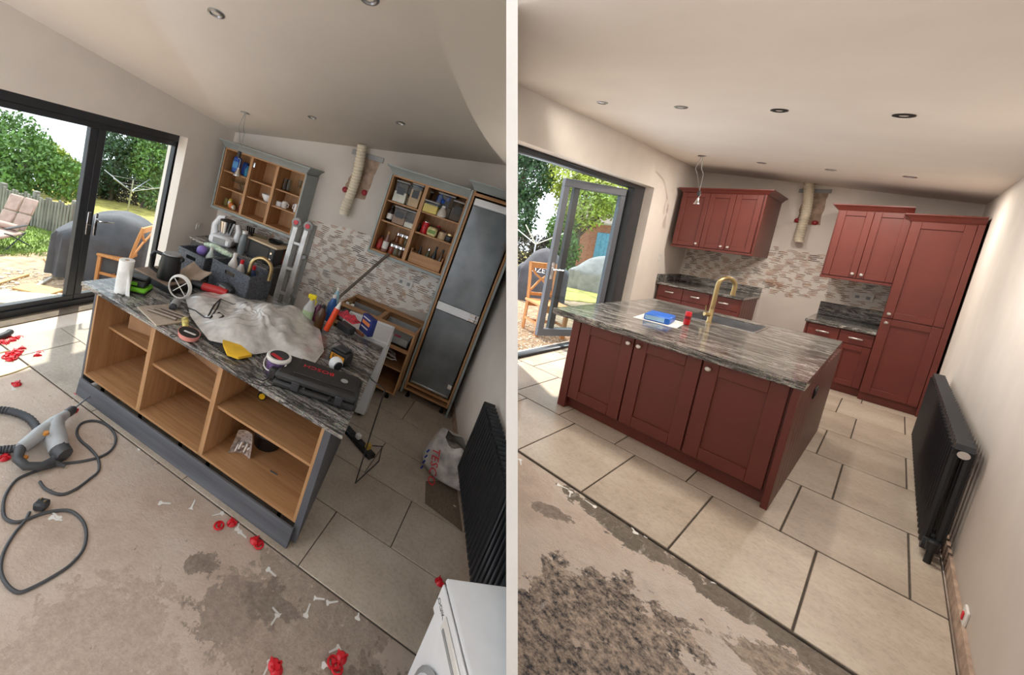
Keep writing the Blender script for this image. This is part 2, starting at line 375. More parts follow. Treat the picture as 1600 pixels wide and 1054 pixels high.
# large floor tiles, each one a piece, on a dark bed
TYAW = math.radians(-3.2)
tb = struct('floor_tiled', g().box(-3.2, 2.4, 0, 2.9, -.02, -.006), GROUT, loc=(.6, 1.37, 0), rz=TYAW)
TW, TD = .96, .475
def tiles(bed, joints, rows, gap, zt, xlim, mat, inv, gy=.0032):
    n = 0
    for k, (y0, y1) in enumerate(rows):
        x = joints[k % len(joints)]
        while x > xlim[0]: x -= TW
        while x < xlim[1]:
            a, b = max(x, xlim[0]), min(x + TW, xlim[1])
            if b - a > .03 and not inv(a, b, y0, y1):
                part('tile', g().box(a + gap, b - gap, y0 + gy, y1 - gy, -.016, zt, .0025), mat, bed)
            x += TW
tiles(tb, [0.0, .43], [(k * TD, (k + 1) * TD) for k in range(6)], .0032, 0.0, (-3.2, 1.1), TILE, lambda a, b, y0, y1: False)
# door wall of the first room: fixed pane, two stiles meeting, sliding pane
def door_set():
    yA, yB_, yC = at(128, 300, x=XF).y, at(153, 300, x=XF).y, at(262, 300, x=XF).y + .03
    d = struct('door_1', g().box(XF - .05, XF + .05, -1.0, JAMB, HEAD - .085, HEAD).box(XF - .05, XF + .05, -1.0, JAMB, -.03, .065).box(XF - .05, XF + .05, yC, JAMB, .065, HEAD - .085).box(XF - .05, XF + .05, -1.0, -.92, .065, HEAD - .085), FRAME)
    for (y0, y1) in ((-.92, yA + .05), (yA + .055, yC)):
        part('sash', g().box(XF - .03, XF + .03, y0, y1, .065, .12, .004).box(XF - .03, XF + .03, y0, y1, HEAD - .145, HEAD - .085, .004).box(XF - .03, XF + .03, y0, y0 + .075, .12, HEAD - .145, .004).box(XF - .03, XF + .03, y1 - .075, y1, .12, HEAD - .145, .004), FRAME, d)
        part('pane', g().box(XF - .008, XF + .008, y0 + .07, y1 - .07, .115, HEAD - .14), PANE, d)
    h = at(138, 348, x=XF + .04)
    part('lock_plate', g().box(XF + .03, XF + .042, h.y - .015, h.y + .015, h.z - .13, h.z + .12, .004), CHROME, d)
    part('lock_key', g().tube([(XF + .04, h.y, h.z - .02), (XF + .085, h.y, h.z - .02)], .008).box(XF + .08, XF + .085, h.y - .01, h.y + .01, h.z - .09, h.z - .02), CHROME, d)
    h = at(150, 350, x=XF + .04)
    part('lock_plate', g().box(XF + .03, XF + .042, h.y - .016, h.y + .016, h.z - .13, h.z + .12, .004), CHROME, d)
    part('handle', g().tube([(XF + .04, h.y, h.z + .04), (XF + .09, h.y, h.z + .04), (XF + .095, h.y + .02, h.z + .04), (XF + .095, h.y + .15, h.z + .03)], .009), CHROME, d)
door_set()
struct('trim_2', g().box(XL - .28, XL + .004, -1.0, JAMB, -.02, -.002), M('door_threshold', (112, 98, 84), .8, var=.15))
def scar_panel(back, y, pts, zt_noise, ridges, seed, skip=None, cell=(.19, .092)):
    # adhesive left on the wall: an uneven bare band with combed ridges
    rnd = random.Random(seed)
    s = part('bare_patch', pts, SCAR, back)
    qs = [g(), g()]
    for (x0, x1, z0, z1) in ridges:
        z = z0; row = 0
        while z < z1 - .03:
            x = x0 - (cell[0] / 2 if row % 2 else 0)
            while x < x1:
                if rnd.random() < .95:
                    q = qs[1 if rnd.random() < .22 else 0]
                    zz = z + .008; k = rnd.randint(4, 6); tilt = rnd.uniform(-.007, .007); L = cell[0] * rnd.uniform(.6, .95)
                    for i in range(k):
                        xa, xb = max(x + rnd.uniform(0, .05), x0), min(x + L + rnd.uniform(-.05, .02), x1)
                        h = cell[1] / k * rnd.uniform(.38, .62)
                        if xb - xa > .03 and not (skip and skip((xa + xb) / 2, zz)):
                            m = (xa + xb) / 2; dz = rnd.uniform(-.004, .004)
                            q.add([(xa, y, zz), (m, y, zz + dz), (xb, y, zz + tilt), (xb, y, zz + h * .7 + tilt), (m, y, zz + h + dz), (xa, y, zz + h * .8),
                                   (xa, y - .004, zz + h * .3), (m, y - .006, zz + h * .5 + dz), (xb, y - .004, zz + h * .35 + tilt)],
                                  [(0, 1, 7, 6), (1, 2, 8, 7), (2, 3, 8), (3, 4, 7, 8), (4, 5, 6, 7), (5, 0, 6)])
                        zz += cell[1] / k
                x += cell[0]
            z += cell[1]; row += 1
    for q, m_ in zip(qs, (GLUE, GLUE_D)):
        r = part('adhesive_ridges', q, m_, back); r['kind'] = 'stuff'
def ragged(x0, x1, z0, z1, y, th, seed, n=60, amp=.02):
    rnd = random.Random(seed); poly = []
    for i in range(n + 1): poly.append((x0 + (x1 - x0) * i / n, z0 + rnd.uniform(-amp, amp)))
    for i in range(n + 1): poly.append((x1 - (x1 - x0) * i / n, z1 + rnd.uniform(-amp, amp)))
    return g().prism(poly, 0, th, Matrix.Translation((0, y, 0)) @ Matrix.Rotation(math.pi / 2, 4, 'X'))
def inpoly(P, x, z):
    c = False
    for i in range(len(P)):
        (x0, z0), (x1, z1) = P[i - 1], P[i]
        if (z0 > z) != (z1 > z) and x < (x1 - x0) * (z - z0) / (z1 - z0) + x0: c = not c
    return c
def rough_poly(P, y, th, seed, step=.05, amp=.016):
    rnd = random.Random(seed); out = []
    for i in range(len(P)):
        a, b = Vector(P[i]), Vector(P[(i + 1) % len(P)]); n = max(1, int((b - a).length / step))
        for k in range(n): p = a.lerp(b, k / n); out.append((p.x + rnd.uniform(-amp, amp), p.y + rnd.uniform(-amp, amp)))
    return g().prism(out, 0, th, Matrix.Translation((0, y, 0)) @ Matrix.Rotation(math.pi / 2, 4, 'X'))
SL = [(-2.7, .92), (-2.0, .72), (-1.5, .57), (-.95, .50), (-.55, .66), (-.15, .82), (.56, .96), (.56, 1.47), (-.36, 1.47), (-.38, 1.60), (-.8, 1.58), (-1.38, 1.50), (-1.42, 1.27), (-2.7, 1.27)]
scar_panel(wbk, YB - .004, rough_poly(SL, YB, .004, 3), None, [(-2.7, .56, .5, 1.6)], 5, skip=lambda x, z: not inpoly(SL, x, z))

# ================================================================ SECOND ROOM (finished kitchen)
RM = ROOM_R
X2, Y2 = -2.17, 6.44
def HR(x, y): return 3.014 - .1424 * (x + 2.27) + .0139 * (y - 6.44)
XW2 = .735
SCREED_R = mat_screed('screed_right', [(-.40, .03, .22, 2.3, -.03, .95, (124, 114, 102), (146, 134, 120)), (.12, .06, .17, 3.0, 0, .95, (126, 115, 103), (150, 138, 124)), (.46, .04, .2, 1.6, 0, .95, (128, 116, 104), (156, 142, 128)), (-.20, -.58, .46, 1.3, .7, 1.0, (58, 58, 64), (214, 192, 172)), (-.34, -.98, .42, 1.3, .9, 1.0, (62, 62, 68), (208, 186, 166)), (.02, -.66, .3, 1.3, .5, .95, (80, 78, 80), (212, 190, 170)), (.30, -.16, .22, 1.4, .3, .9, (144, 128, 114), (206, 186, 166)), (-.66, -.22, .1, 2.2, .5, .9, (146, 132, 120), (176, 160, 146))])
struct('floor', g().box(-2.5, 1.0, -3.6, Y2 + .2, -.2, -.016), SCREED_R)
JAMB2, HEAD2, XF2 = 4.42, 2.44, -2.34
struct('wall_left', g().box(X2 - .3, X2, JAMB2, Y2 + .3, -.2, 3.8).box(X2 - .3, X2, -3.6, JAMB2, HEAD2, 3.8), PAINT)
wbk2 = struct('wall_back', g().box(X2 - .3, 1.0, Y2, Y2 + .2, -.2, 3.8), PAINT)
wr2 = struct('wall_right', g().box(XW2, XW2 + .2, -3.6, Y2 + .2, -.2, 3.8), PAINT)
struct('ceiling', slab(HR, [(-2.5, -.62), (1.0, -.62), (1.0, Y2 + .2), (-2.5, Y2 + .2)], .12), CEIL)
struct('trim_3', g().box(XW2 - .012, XW2, -1.2, 5.2, -.016, .075), PLASTER)
tb2 = struct('floor_tiled', g().box(-2.46, XW2 - .02, .10, 5.7, -.02, -.006), GROUT)
SR = [(-2.15, 1.12), (-1.05, 1.0), (-.65, 1.03), (-.37, 1.13), (.23, 1.0), (.23, 1.46), (-.35, 1.46), (-.37, 1.74), (-.75, 1.76), (-1.05, 1.80), (-1.06, 1.62), (-2.15, 1.60)]
scar_panel(wbk2, Y2 - .004, rough_poly(SR, Y2, .004, 13), None, [(-2.15, .23, 1.0, 1.8)], 15, skip=lambda x, z: not inpoly(SR, x, z), cell=(.17, .105))
TW = .47
def row2(k): return (.10 + k * .835, .10 + (k + 1) * .835)
tiles(tb2, [-.19, .13], [row2(k) for k in range(7)], .004, 0.0, (-2.46, XW2 - .02), TILE, lambda a, b, y0, y1: False, .0075)
RM = ROOM_L
# ================================================================ FIRST ROOM furniture
RM = ROOM_L
DKGREY = M('slate_grey_panel', (84, 86, 92), .5, var=.08, sc=4)
PLINTH = M('slate_plinth', (92, 94, 100), .5, var=.16, sc=3, stretch=(.4, 3, 6))
ILX, ILY, IYAW = -1.62, 1.585, math.radians(-3.2)
ILEN, IDEP, IZ = 2.14, 1.12, .89
isl = thing('kitchen_island', 'stripped oak kitchen island with open bays and slate grey end panels', 'island', (ILX, ILY, 0), IYAW)
_iw = Matrix.Translation((ILX, ILY, 0)) @ Matrix.Rotation(IYAW, 4, 'Z')
def isl_pt(x, y, z): return _iw @ Vector((x, y, z))
def isl_x(u, v): return (_iw.inverted() @ at(u, v, y=ILY - .03)).x
D1, D2 = isl_x(232, 560), isl_x(338, 630)
ZB, ZT = .14, .855
part('end_panel', g().box(0, .022, 0, IDEP, .02, ZT, .002), DKGREY, isl)
_ev = (_iw.inverted() @ Vector((.335, 2.70, 0))); SLT = (_ev.x - (ILEN + .03)) / _ev.y
def shear_end(x0, x1, y0, y1, z0, z1): return g().prism([(x0 + SLT * y0, y0), (x1 + SLT * y0, y0), (x1 + SLT * y1, y1), (x0 + SLT * y1, y1)], z0, z1)
part('end_panel', shear_end(ILEN - .045, ILEN, -.005, IDEP, .02, ZT), DKGREY, isl)
part('back_panel', g().box(.022, ILEN - .05 + SLT * .6, .60, .615, ZB, ZT), OAK_Z, isl)
part('side_panel', g().box(.024, .044, .0, .6, ZB, ZT, .001), OAK_Z, isl)
part('side_panel', shear_end(ILEN - .066, ILEN - .046, .0, .6, ZB, ZT), OAK_Z, isl)
for dx in (D1, D2):
    part('divider', g().box(dx - .02, dx + .02, .0, .6, ZB, ZT, .001), OAK_Z, isl)
bays = [(.044, D1 - .02), (D1 + .02, D2 - .02), (D2 + .02, ILEN - .066)]
for (a, b), zs in zip(bays, (.52, .53, .52)):
    k_ = SLT if b > 1.8 else 0.0; y_ = .03 if a > .1 else .12
    part('bottom_board', g().prism([(a, 0), (b, 0), (b + k_ * .6, .6), (a, .6)], ZB, ZB + .018), OAK_X, isl)
    part('shelf', g().prism([(a, y_), (b + k_ * y_, y_), (b + k_ * .6, .6), (a, .6)], zs, zs + .018), OAK_X, isl)
for a, b in ((.03, .55), (.62, 1.2), (1.3, ILEN - .06)):
    pass
part('rear_cladding', g().box(.022, ILEN - .05 + SLT * IDEP, IDEP - .02, IDEP, .02, ZT), DKGREY, isl)
for fx in (.18, .62, 1.05, 1.32, 1.95):
    part('foot', g().lathe([(.022, 0), (.022, .02), (.014, .03), (.014, .1), (.03, .11), (.03, ZB)], (fx, .06, 0), 12), BLACK, isl)
for (hx, hz) in ((D2 - .028, .74), (D2 - .028, .22)):
    h = part('hinge', g().box(-.012, 0, -.03, .03, -.022, .022, .003), CHROME, isl, (hx + .008, .05, hz))
    part('hinge_cup', g().lathe([(.016, 0), (.018, .008), (.010, .012)], (0, 0, 0), 12, M=Matrix.Rotation(-math.pi / 2, 4, 'Y')), CHROME, h, (-.012, .0, 0))
solo('plinth_board', g().box(0, 2.06, 0, .018, 0, .138, .002), PLINTH, 'loose slate grey plinth board standing on the floor before the island', 'plinth', isl_pt(.05, -.055, 0), IYAW, rx=-.1)
# granite worktops
WK1 = 1.62
solo('worktop', g().box(-.10, WK1, -.045, 1.20, ZT, IZ, .004), GRANITE, 'long streaked grey granite worktop covering the stripped island', 'worktop', (ILX, ILY, 0), IYAW)
_xe = ILEN + .085
solo('worktop', g().prism([(WK1 + .002, -.045), (_xe, -.045), (_xe + SLT * 1.25, 1.25), (WK1 + .002, 1.25)], ZT, IZ - .006), GRANITE, 'short granite worktop piece at the right end of the stripped island, under the tool case', 'worktop', (ILX, ILY, 0), IYAW)
def tap(loc, rz, label, h, reach, mat):
    t = thing('kitchen_tap', label, 'tap', loc, rz)
    part('base', g().lathe([(.026, 0), (.026, .012), (.02, .02), (.02, .14), (.015, .15)], n=16), mat, t)
    rr = .019
    pts = [(0, 0, .14), (0, 0, h - reach / 2)] + [(0, -reach / 2 + reach / 2 * math.cos(a), h - reach / 2 + reach / 2 * math.sin(a)) for a in [math.pi * k / 12 for k in range(1, 13)]] + [(0, -reach, h - reach / 2 - .06)]
    part('spout', g().tube(pts, rr, 12), mat, t)
    part('nozzle', g().lathe([(.0205, 0), (.0205, .035), (.016, .04)], (0, -reach, h - reach / 2 - .085), 12), mat, t)
    hd = part('handle', g().tube([(0, 0, .08), (0, .06, .085)], .019, 12), mat, t)
    part('lever', g().tube([(0, .052, .09), (0, .06, .17)], .0065, 8), mat, hd)
    return t
RM = ROOM_L
_tp = at(379, 466, z=IZ)
tap((_tp.x, _tp.y, IZ), math.radians(105), 'tall brass arched kitchen tap rising behind the plastic dust sheet', .42, .19, BRASS)
# ---- open wall cabinets
def cabinet(name, label, x0, x1, yf, yb, z0, z1, divs, shelves, cornice=True, endp='R', back=OAK_Z):
    t = thing(name, label, 'cabinet', (x0, yf, z0)); w, d, h = x1 - x0, yb - yf, z1 - z0; e = .018
    part('back_panel', g().box(0, w, d - .012, d, 0, h), back, t)
    part('side_panel', g().box(0, e, 0, d - .012, 0, h, .001), OAK_Z, t)
    part('side_panel', g().box(w - e, w, 0, d - .012, 0, h, .001), OAK_Z, t)
    part('top_board', g().box(e, w - e, 0, d - .012, h - e, h, .001), OAK_X, t)
    part('bottom_board', g().box(e, w - e, 0, d - .012, 0, e, .001), OAK_X, t)
    xs = [e] + [q * w for q in divs] + [w - e]
    for q in divs: part('divider', g().box(q * w - .02, q * w + .02, 0, d - .012, e, h - e, .001), OAK_Z, t)
    for i in range(len(xs) - 1):
        a = xs[i] + (.02 if i else 0); b = xs[i + 1] - (.02 if i < len(xs) - 2 else 0)
        for s in shelves: part('shelf', g().box(a, b, .03, d - .012, s * h - .008, s * h + .008, .001), OAK_X, t)
    return t, w, d, h, xs
def cornice(t, w, d, h, mat, left=True, right=True, ov=.075, ch=.075, name='cornice'):
    l = ov if left else 0; r = ov if right else 0; q = g()
    lo = [(-.004 * bool(left), -.006), (w + .004 * bool(right), -.006), (w + .004 * bool(right), d), (-.004 * bool(left), d)]; hi = [(-l, -ov), (w + r, -ov), (w + r, d), (-l, d)]
    q.add([(x, y, h) for x, y in lo] + [(x * .5 + X * .5, y * .5 + Y * .5, h + ch * .7) for (x, y), (X, Y) in zip(lo, hi)] + [(x, y, h + ch) for x, y in hi] + [(x, y, h + ch + .014) for x, y in hi],
          [(0, 1, 2, 3), (12, 13, 14, 15)] + [(k * 4 + i, k * 4 + (i + 1) % 4, k * 4 + 4 + (i + 1) % 4, k * 4 + 4 + i) for k in range(3) for i in range(4)])
    return part(name, q, mat, t)
c1, w1, dd1, h1, xs1 = cabinet('wall_cabinet', 'open oak wall cabinet of three bays with crockery, hung left of the duct', -2.65, -1.42, 3.76, YB, 1.29, 2.07, (.35, .67), (.62, .34))
part('pelmet', g().box(-.03, w1 + .03, -.02, .02, -.035, 0, .003), SAGE, c1)
part('end_panel', g().box(w1 + .001, w1 + .022, -.015, dd1, -.02, h1, .002), SAGE, c1)
part('end_panel', g().box(-.022, -.001, -.015, dd1, -.02, h1, .002), SAGE, c1)
cornice(c1, w1, dd1, h1, SAGE)
h = part('hinge', g().box(-.02, .02, -.006, .006, -.03, .03, .002), CHROME, c1, (xs1[1] + .03, .02, h1 * .87))
c2, w2, dd2, h2, xs2 = cabinet('wall_cabinet', 'open oak wall cabinet of two bays packed with food jars, hung beside the fridge', -.355, .53, 3.74, YB, 1.49, 2.38, (.47,), (.67, .405))
part('pelmet', g().box(-.02, w2, -.02, .02, -.035, 0, .003), SAGE, c2)
part('end_panel', g().box(-.022, -.001, -.015, dd2, -.035, h2, .002), SAGE, c2)
cornice(c2, w2, dd2, h2, SAGE, right=False)
# ---- tall fridge housing
FX0, FX1, FY, FT = .562, 1.125, 3.70, 2.47
th = thing('fridge_housing', 'tall oak lined fridge housing with sage grey sides against the right wall', 'cabinet', (FX0, FY, 0)); fw, fd = FX1 - FX0, YB - FY
part('side_panel', g().box(-.028, -.004, -.02, fd, .06, FT, .002), SAGE, th)
part('side_panel', g().box(-.003, .02, 0, fd, .1, FT, .001), OAK_Z, th)
part('side_panel', g().box(fw - .045, fw - .022, 0, fd, .1, FT, .001), OAK_Z, th)
part('side_panel', g().box(fw - .02, fw + .004, -.02, fd, .0, FT, .002), SAGE, th)
part('back_panel', g().box(.02, fw - .045, fd - .015, fd, .1, FT), OAK_Z, th)
part('top_board', g().box(.02, fw - .045, 0, fd, FT - .05, FT - .02), OAK_X, th)
part('bottom_board', g().box(.02, fw - .045, 0, fd, .10, .125, .001).box(.02, fw - .045, 0, .03, .165, .19, .001), OAK_X, th)
cornice(th, fw, fd, FT, SAGE, right=False)
for fx in (.06, fw - .08): part('foot', g().lathe([(.024, 0), (.024, .02), (.014, .03), (.014, .1)], (fx, .06, 0), 12), BLACK, th)
fr = thing('fridge', 'built in fridge freezer with bare galvanised door skins and white seam', 'fridge', (FX0 + .035, FY + .02, .2)); FW = fw - .095
part('body', g().box(0, FW, .03, fd - .04, 0, 2.2), WHITE, fr)
GALV = M('galvanised_skin', (128, 134, 140), .38, metal=.75, var=.14, sc=3.5)
part('door', g().box(0, FW, 0, .03, 0, .93, .004), GALV, fr, label='lower galvanised freezer door')
part('door', g().box(0, FW, 0, .03, 1.03, 2.12, .004), GALV, fr, label='upper galvanised fridge door')
part('seam_strip', g().box(0, FW, -.004, .03, .935, 1.025, .002), WHITE, fr)
part('top_vent', g().box(0, FW, 0, .03, 2.13, 2.2, .002), WHITE, fr)
for hz in (.955, 1.005):
    part('hinge', g().box(FW - .10, FW - .01, -.025, -.004, hz - .012, hz + .012, .003).tube([(FW - .03, -.03, hz - .02), (FW - .03, -.03, hz + .02)], .008), CHROME, fr)
part('bracket', g().box(FW - .05, FW - .005, -.012, 0, .12, .17, .002), WHITEP, fr)
part('bottom_rail', g().box(.02, FW - .02, -.012, 0, .01, .03, .002), CHROME, fr)
# ---- oak drawer unit with its fronts off, between appliance and fridge
BU = thing('drawer_unit', 'oak base unit with drawer fronts off under the jar cabinet', 'cabinet', (-.42, 3.45, 0)); bw, bd, bh = .94, .58, .84
part('side_panel', g().box(0, .02, 0, bd, .1, bh, .001), OAK_Z, BU); part('side_panel', g().box(bw - .02, bw, 0, bd, .1, bh, .001), OAK_Z, BU)
part('back_panel', g().box(.02, bw - .02, bd - .012, bd, .1, bh), OAK_X, BU); part('bottom_board', g().box(.02, bw - .02, 0, bd - .012, .1, .118), OAK_X, BU)
part('rail', g().box(.02, bw - .02, 0, .09, bh - .018, bh, .001), OAK_X, BU); part('rail', g().box(.02, bw - .02, bd - .11, bd - .013, bh - .018, bh, .001), OAK_X, BU)
part('rail', g().box(.02, bw - .02, 0, .02, .60, .64, .001), OAK_X, BU); part('stile', g().box(bw / 2 - .025, bw / 2 + .025, 0, bd - .1, .118, bh - .02, .001), OAK_Z, BU)
part('shelf', g().box(.02, bw / 2 - .026, .05, bd - .013, .36, .376), OAK_X, BU); part('shelf', g().box(bw / 2 + .026, bw - .02, .05, bd - .013, .36, .376), OAK_X, BU)
for i, x in enumerate((.04, bw / 2 + .045)):
    dr = part('drawer', g().box(x, x + .385, .02, .44, .655, .662).box(x, x + .012, .02, .44, .655, .76).box(x + .373, x + .385, .02, .44, .655, .76).box(x, x + .385, .428, .44, .655, .78).box(x, x + .385, .02, .032, .655, .74), GREYP, BU)
for fx in (.08, bw - .09): part('foot', g().lathe([(.024, 0), (.024, .02), (.014, .03), (.014, .1)], (fx, .08, 0), 12), BLACK, BU)
# ---- white appliance behind the island
AP = thing('dishwasher', 'white slimline dishwasher without worktop standing at the back corner of the island', 'dishwasher', (-.14, 2.86, 0), math.radians(10))
part('body', g().box(0, .52, .02, .52, .03, .80, .004), WHITE, AP)
part('top_tray', g().box(0, .52, 0, .52, .80, .815, .003).box(0, .022, 0, .52, .815, .84, .004).box(.498, .52, 0, .52, .815, .84, .004).box(.022, .498, 0, .022, .815, .84, .004).box(.022, .498, .498, .52, .815, .84, .004), WHITE, AP)
for k in range(4): part('side_rib', g().box(.521, .53, .05 + .12 * k, .08 + .12 * k, .05, .79, .004), WHITEP, AP)
for fx in (.04, .47): part('foot', g().lathe([(.018, 0), (.018, .03)], (fx, .06, 0), 10), BLACK, AP)
# ---- base cabinets along the back wall on the left
BC = thing('base_cabinet', 'dark grey base cabinet with an open side under the left wall cabinet', 'cabinet', (-2.60, 3.46, 0))
part('body', g().box(0, .62, .0, .57, .1, .84, .002), CHARCOAL, BC); part('side_panel', g().box(1.14, 1.16, 0, .57, .1, .84, .001), CHARCOAL, BC)
part('back_panel', g().box(.62, 1.14, .55, .57, .1, .84), OAK_X, BC); part('bottom_board', g().box(.62, 1.14, 0, .55, .1, .12), OAK_X, BC)
part('shelf', g().box(.62, 1.14, .04, .55, .60, .618), WHITE, BC); part('rail', g().box(.62, 1.14, 0, .03, .80, .84), WHITE, BC)
solo('worktop', g().box(-.02, 1.18, -.03, .58, .842, .872, .004), GRANITE, 'small granite worktop on the dark base cabinet below the crockery cabinet', 'worktop', (-2.60, 3.46, 0))

# ================================================================ SECOND ROOM furniture
RM = ROOM_R
KNOB = M('satin_nickel', (206, 200, 196), .3, metal=1.0, var=.03)
def shaker(name, w, h, parent, loc, rz=0, fr_=.085, t=.022, knob=None, mat=RED):
    # frame-and-panel door: local x width, y outward is negative, z height
    d = part(name, g().box(0, fr_, -t, 0, 0, h, .0025).box(w - fr_, w, -t, 0, 0, h, .0025).box(fr_, w - fr_, -t, 0, 0, fr_, .0025).box(fr_, w - fr_, -t, 0, h - fr_, h, .0025), mat, parent, loc, rz)
    part('panel', g().box(fr_ - .005, w - fr_ + .005, -t * .3, -.002, fr_ - .005, h - fr_ + .005), mat, d)
    if knob: part('knob', g().lathe([(.008, 0), (.007, .012), (.017, .02), (.019, .027), (.014, .033), (1e-6, .034)], (0, 0, 0), 16, M=Matrix.Rotation(math.pi / 2, 4, 'X')), KNOB, d, (knob[0], -t, knob[1]))
    return d
def slabdoor(w, h, parent, loc, pull=True):
    d = part('drawer', g().box(0, w, -.02, 0, 0, h, .003), RED, parent, loc)
    if pull:
        m = w / 2; part('handle', g().tube([(m - .055, -.02, h * .5), (m - .055, -.042, h * .5), (m + .055, -.042, h * .5), (m + .055, -.02, h * .5)], .009, 10).box(m - .06, m + .06, -.05, -.036, h * .5 - .012, h * .5 + .012, .006), KNOB, d)
    return d
# island
RX0, RX1, RY0, RY1, RZ = -1.405, .045, 1.135, 3.33, .835
ri = thing('kitchen_island', 'oxblood red shaker kitchen island with three doors and grooved end', 'island', (RX0, RY0, 0), math.radians(-.8)); rw, rd = RX1 - RX0, RY1 - RY0
part('body', g().box(.02, rw - .02, .022, rd, .1, .66).box(.02, rw - .02, .022, .04, .66, RZ), RED, ri)
part('back_panel', g().box(.02, rw - .02, rd - .02, rd, .66, RZ), RED, ri)
part('plinth', g().box(.02, rw - .02, .06, rd - .04, 0, .1), RED, ri)
part('corner_post', g().box(0, .07, -.012, .05, 0, RZ, .003), RED, ri); part('corner_post', g().box(rw - .035, rw, -.012, .05, 0, RZ, .003), RED, ri)
ws = (rw - .07 - .035 - .012) / 3
for k in range(3):
    shaker('door', ws - .007, RZ - .115, ri, (.073 + k * (ws + .002), .02, .108), knob=((ws - .04) if k == 0 else .035, RZ - .115 - .05), fr_=.09)
for k in range(13):
    y0 = .05 + k * (rd - .05) / 13
    part('plank', g().box(rw - .02, rw, y0 + .003, y0 + (rd - .05) / 13 - .003, 0.0, RZ, .004), RED, ri)
part('end_panel', g().box(0, .02, .05, rd, 0, RZ), RED, ri)
so = part('socket_plate', g().box(rw, rw + .008, .75, .9, .62, .70, .003), BLACK, ri)
for k in range(2): part('socket_hole', g().box(rw + .008, rw + .010, .765 + .07 * k, .815 + .07 * k, .635, .685, .001), CHARCOAL, so)
# worktop with sink cut-out
WX0, WX1, WY0, WY1 = -1.585, .06, 1.07, 3.50
s0, s1 = at(1083, 500, z=.89), at(1190, 512, z=.89)
SX0, SX1, SY0, SY1 = -.98, -.44, 2.62, 3.22
def holed(x0, x1, y0, y1, hx0, hx1, hy0, hy1, z0, z1):
    return g().box(x0, hx0, y0, y1, z0, z1).box(hx1, x1, y0, y1, z0, z1).box(hx0, hx1, y0, hy0, z0, z1).box(hx0, hx1, hy1, y1, z0, z1)
solo('worktop', holed(WX0, WX1, WY0, WY1, SX0, SX1, SY0, SY1, RZ + .001, .89), GRANITE, 'polished streaked grey granite worktop with sink on the red island', 'worktop', ang=20, weld=True)
sk = thing('sink', 'rectangular stainless undermount sink in the polished island worktop', 'sink', ((SX0 + SX1) / 2, (SY0 + SY1) / 2, .68)); sx, sy = (SX1 - SX0) / 2, (SY1 - SY0) / 2
part('bowl', g().box(-sx, sx, -sy, sy, -.004, .002).box(-sx, -sx + .006, -sy, sy, 0, .205).box(sx - .006, sx, -sy, sy, 0, .205).box(-sx, sx, -sy, -sy + .006, 0, .205).box(-sx, sx, sy - .006, sy, 0, .205), STEEL, sk)
part('rim', holed(-sx - .014, sx + .014, -sy - .014, sy + .014, -sx + .004, sx - .004, -sy + .004, sy - .004, .2105, .2145), CHROME, sk)
part('drain', g().lathe([(.045, .002), (.045, .005), (.02, .006), (1e-6, .003)], n=18), CHROME, sk)
tp = at(1107, 504, z=.89)
tap((tp.x, tp.y, .89), math.radians(140), 'tall brass arched kitchen tap on the red island beside its sink', .47, .16, BRASS)
# tall larder
TX0, TX1, TY = .235, .715, 5.30
tl = thing('larder_cabinet', 'tall oxblood red larder cabinet with two shaker doors in the corner', 'cabinet', (TX0, TY, 0)); tw, tdp = TX1 - TX0, Y2 - TY
part('body', g().box(0, tw, 0, tdp, .1, 2.24), RED, tl); part('plinth', g().box(0, tw, .03, tdp, 0, .1), RED, tl)
part('filler_panel', g().box(tw - .045, tw, -.024, 0, .0, 2.24, .002), RED, tl)
shaker('door', tw - .05, 1.16, tl, (.002, -.001, 1.07), knob=(.04, .05), fr_=.075); shaker('door', tw - .05, .95, tl, (.002, -.001, .11), knob=(.04, .90), fr_=.075)
cornice(tl, tw, tdp, 2.24, RED, right=False, ov=.06, ch=.07)
# right wall cabinet
wc = thing('wall_cabinet', 'oxblood red two door wall cabinet beside the tall larder', 'cabinet', (-.352, 5.37, 1.475)); ww, wd_, wh = TX0 + .352, Y2 - 5.37, .86
part('body', g().box(0, ww, 0, wd_, 0, wh), RED, wc)
shaker('door', .285, wh - .02, wc, (.012, -.001, .012), knob=(.25, .05), fr_=.06); shaker('door', .285, wh - .02, wc, (.30, -.001, .012), knob=(.035, .05), fr_=.06)
cornice(wc, ww, wd_, wh, RED, right=False, ov=.06, ch=.06); part('pelmet', g().box(-.004, ww, -.026, .01, -.03, 0, .003), RED, wc)
# left wall cabinet
wa = thing('wall_cabinet', 'oxblood red three door wall cabinet above the corner worktop', 'cabinet', (-2.08, 5.37, 1.625)); aw, ad_, ah = 1.025, Y2 - 5.37, .87
part('body', g().box(0, aw - .02, 0, ad_, 0, ah), RED, wa)
for k, (x, w_) in enumerate(((.012, .36), (.376, .31), (.69, .30))):
    shaker('door', w_, ah - .02, wa, (x, -.001, .012), knob=((w_ - .04) if k < 2 else .04, .05), fr_=.065)
part('end_panel', g().box(aw - .02, aw, -.026, ad_, -.03, ah, .003), RED, wa)
cornice(wa, aw, ad_, ah, RED, ov=.06, ch=.06); part('pelmet', g().box(-.004, aw - .02, -.026, .01, -.03, 0, .003), RED, wa)
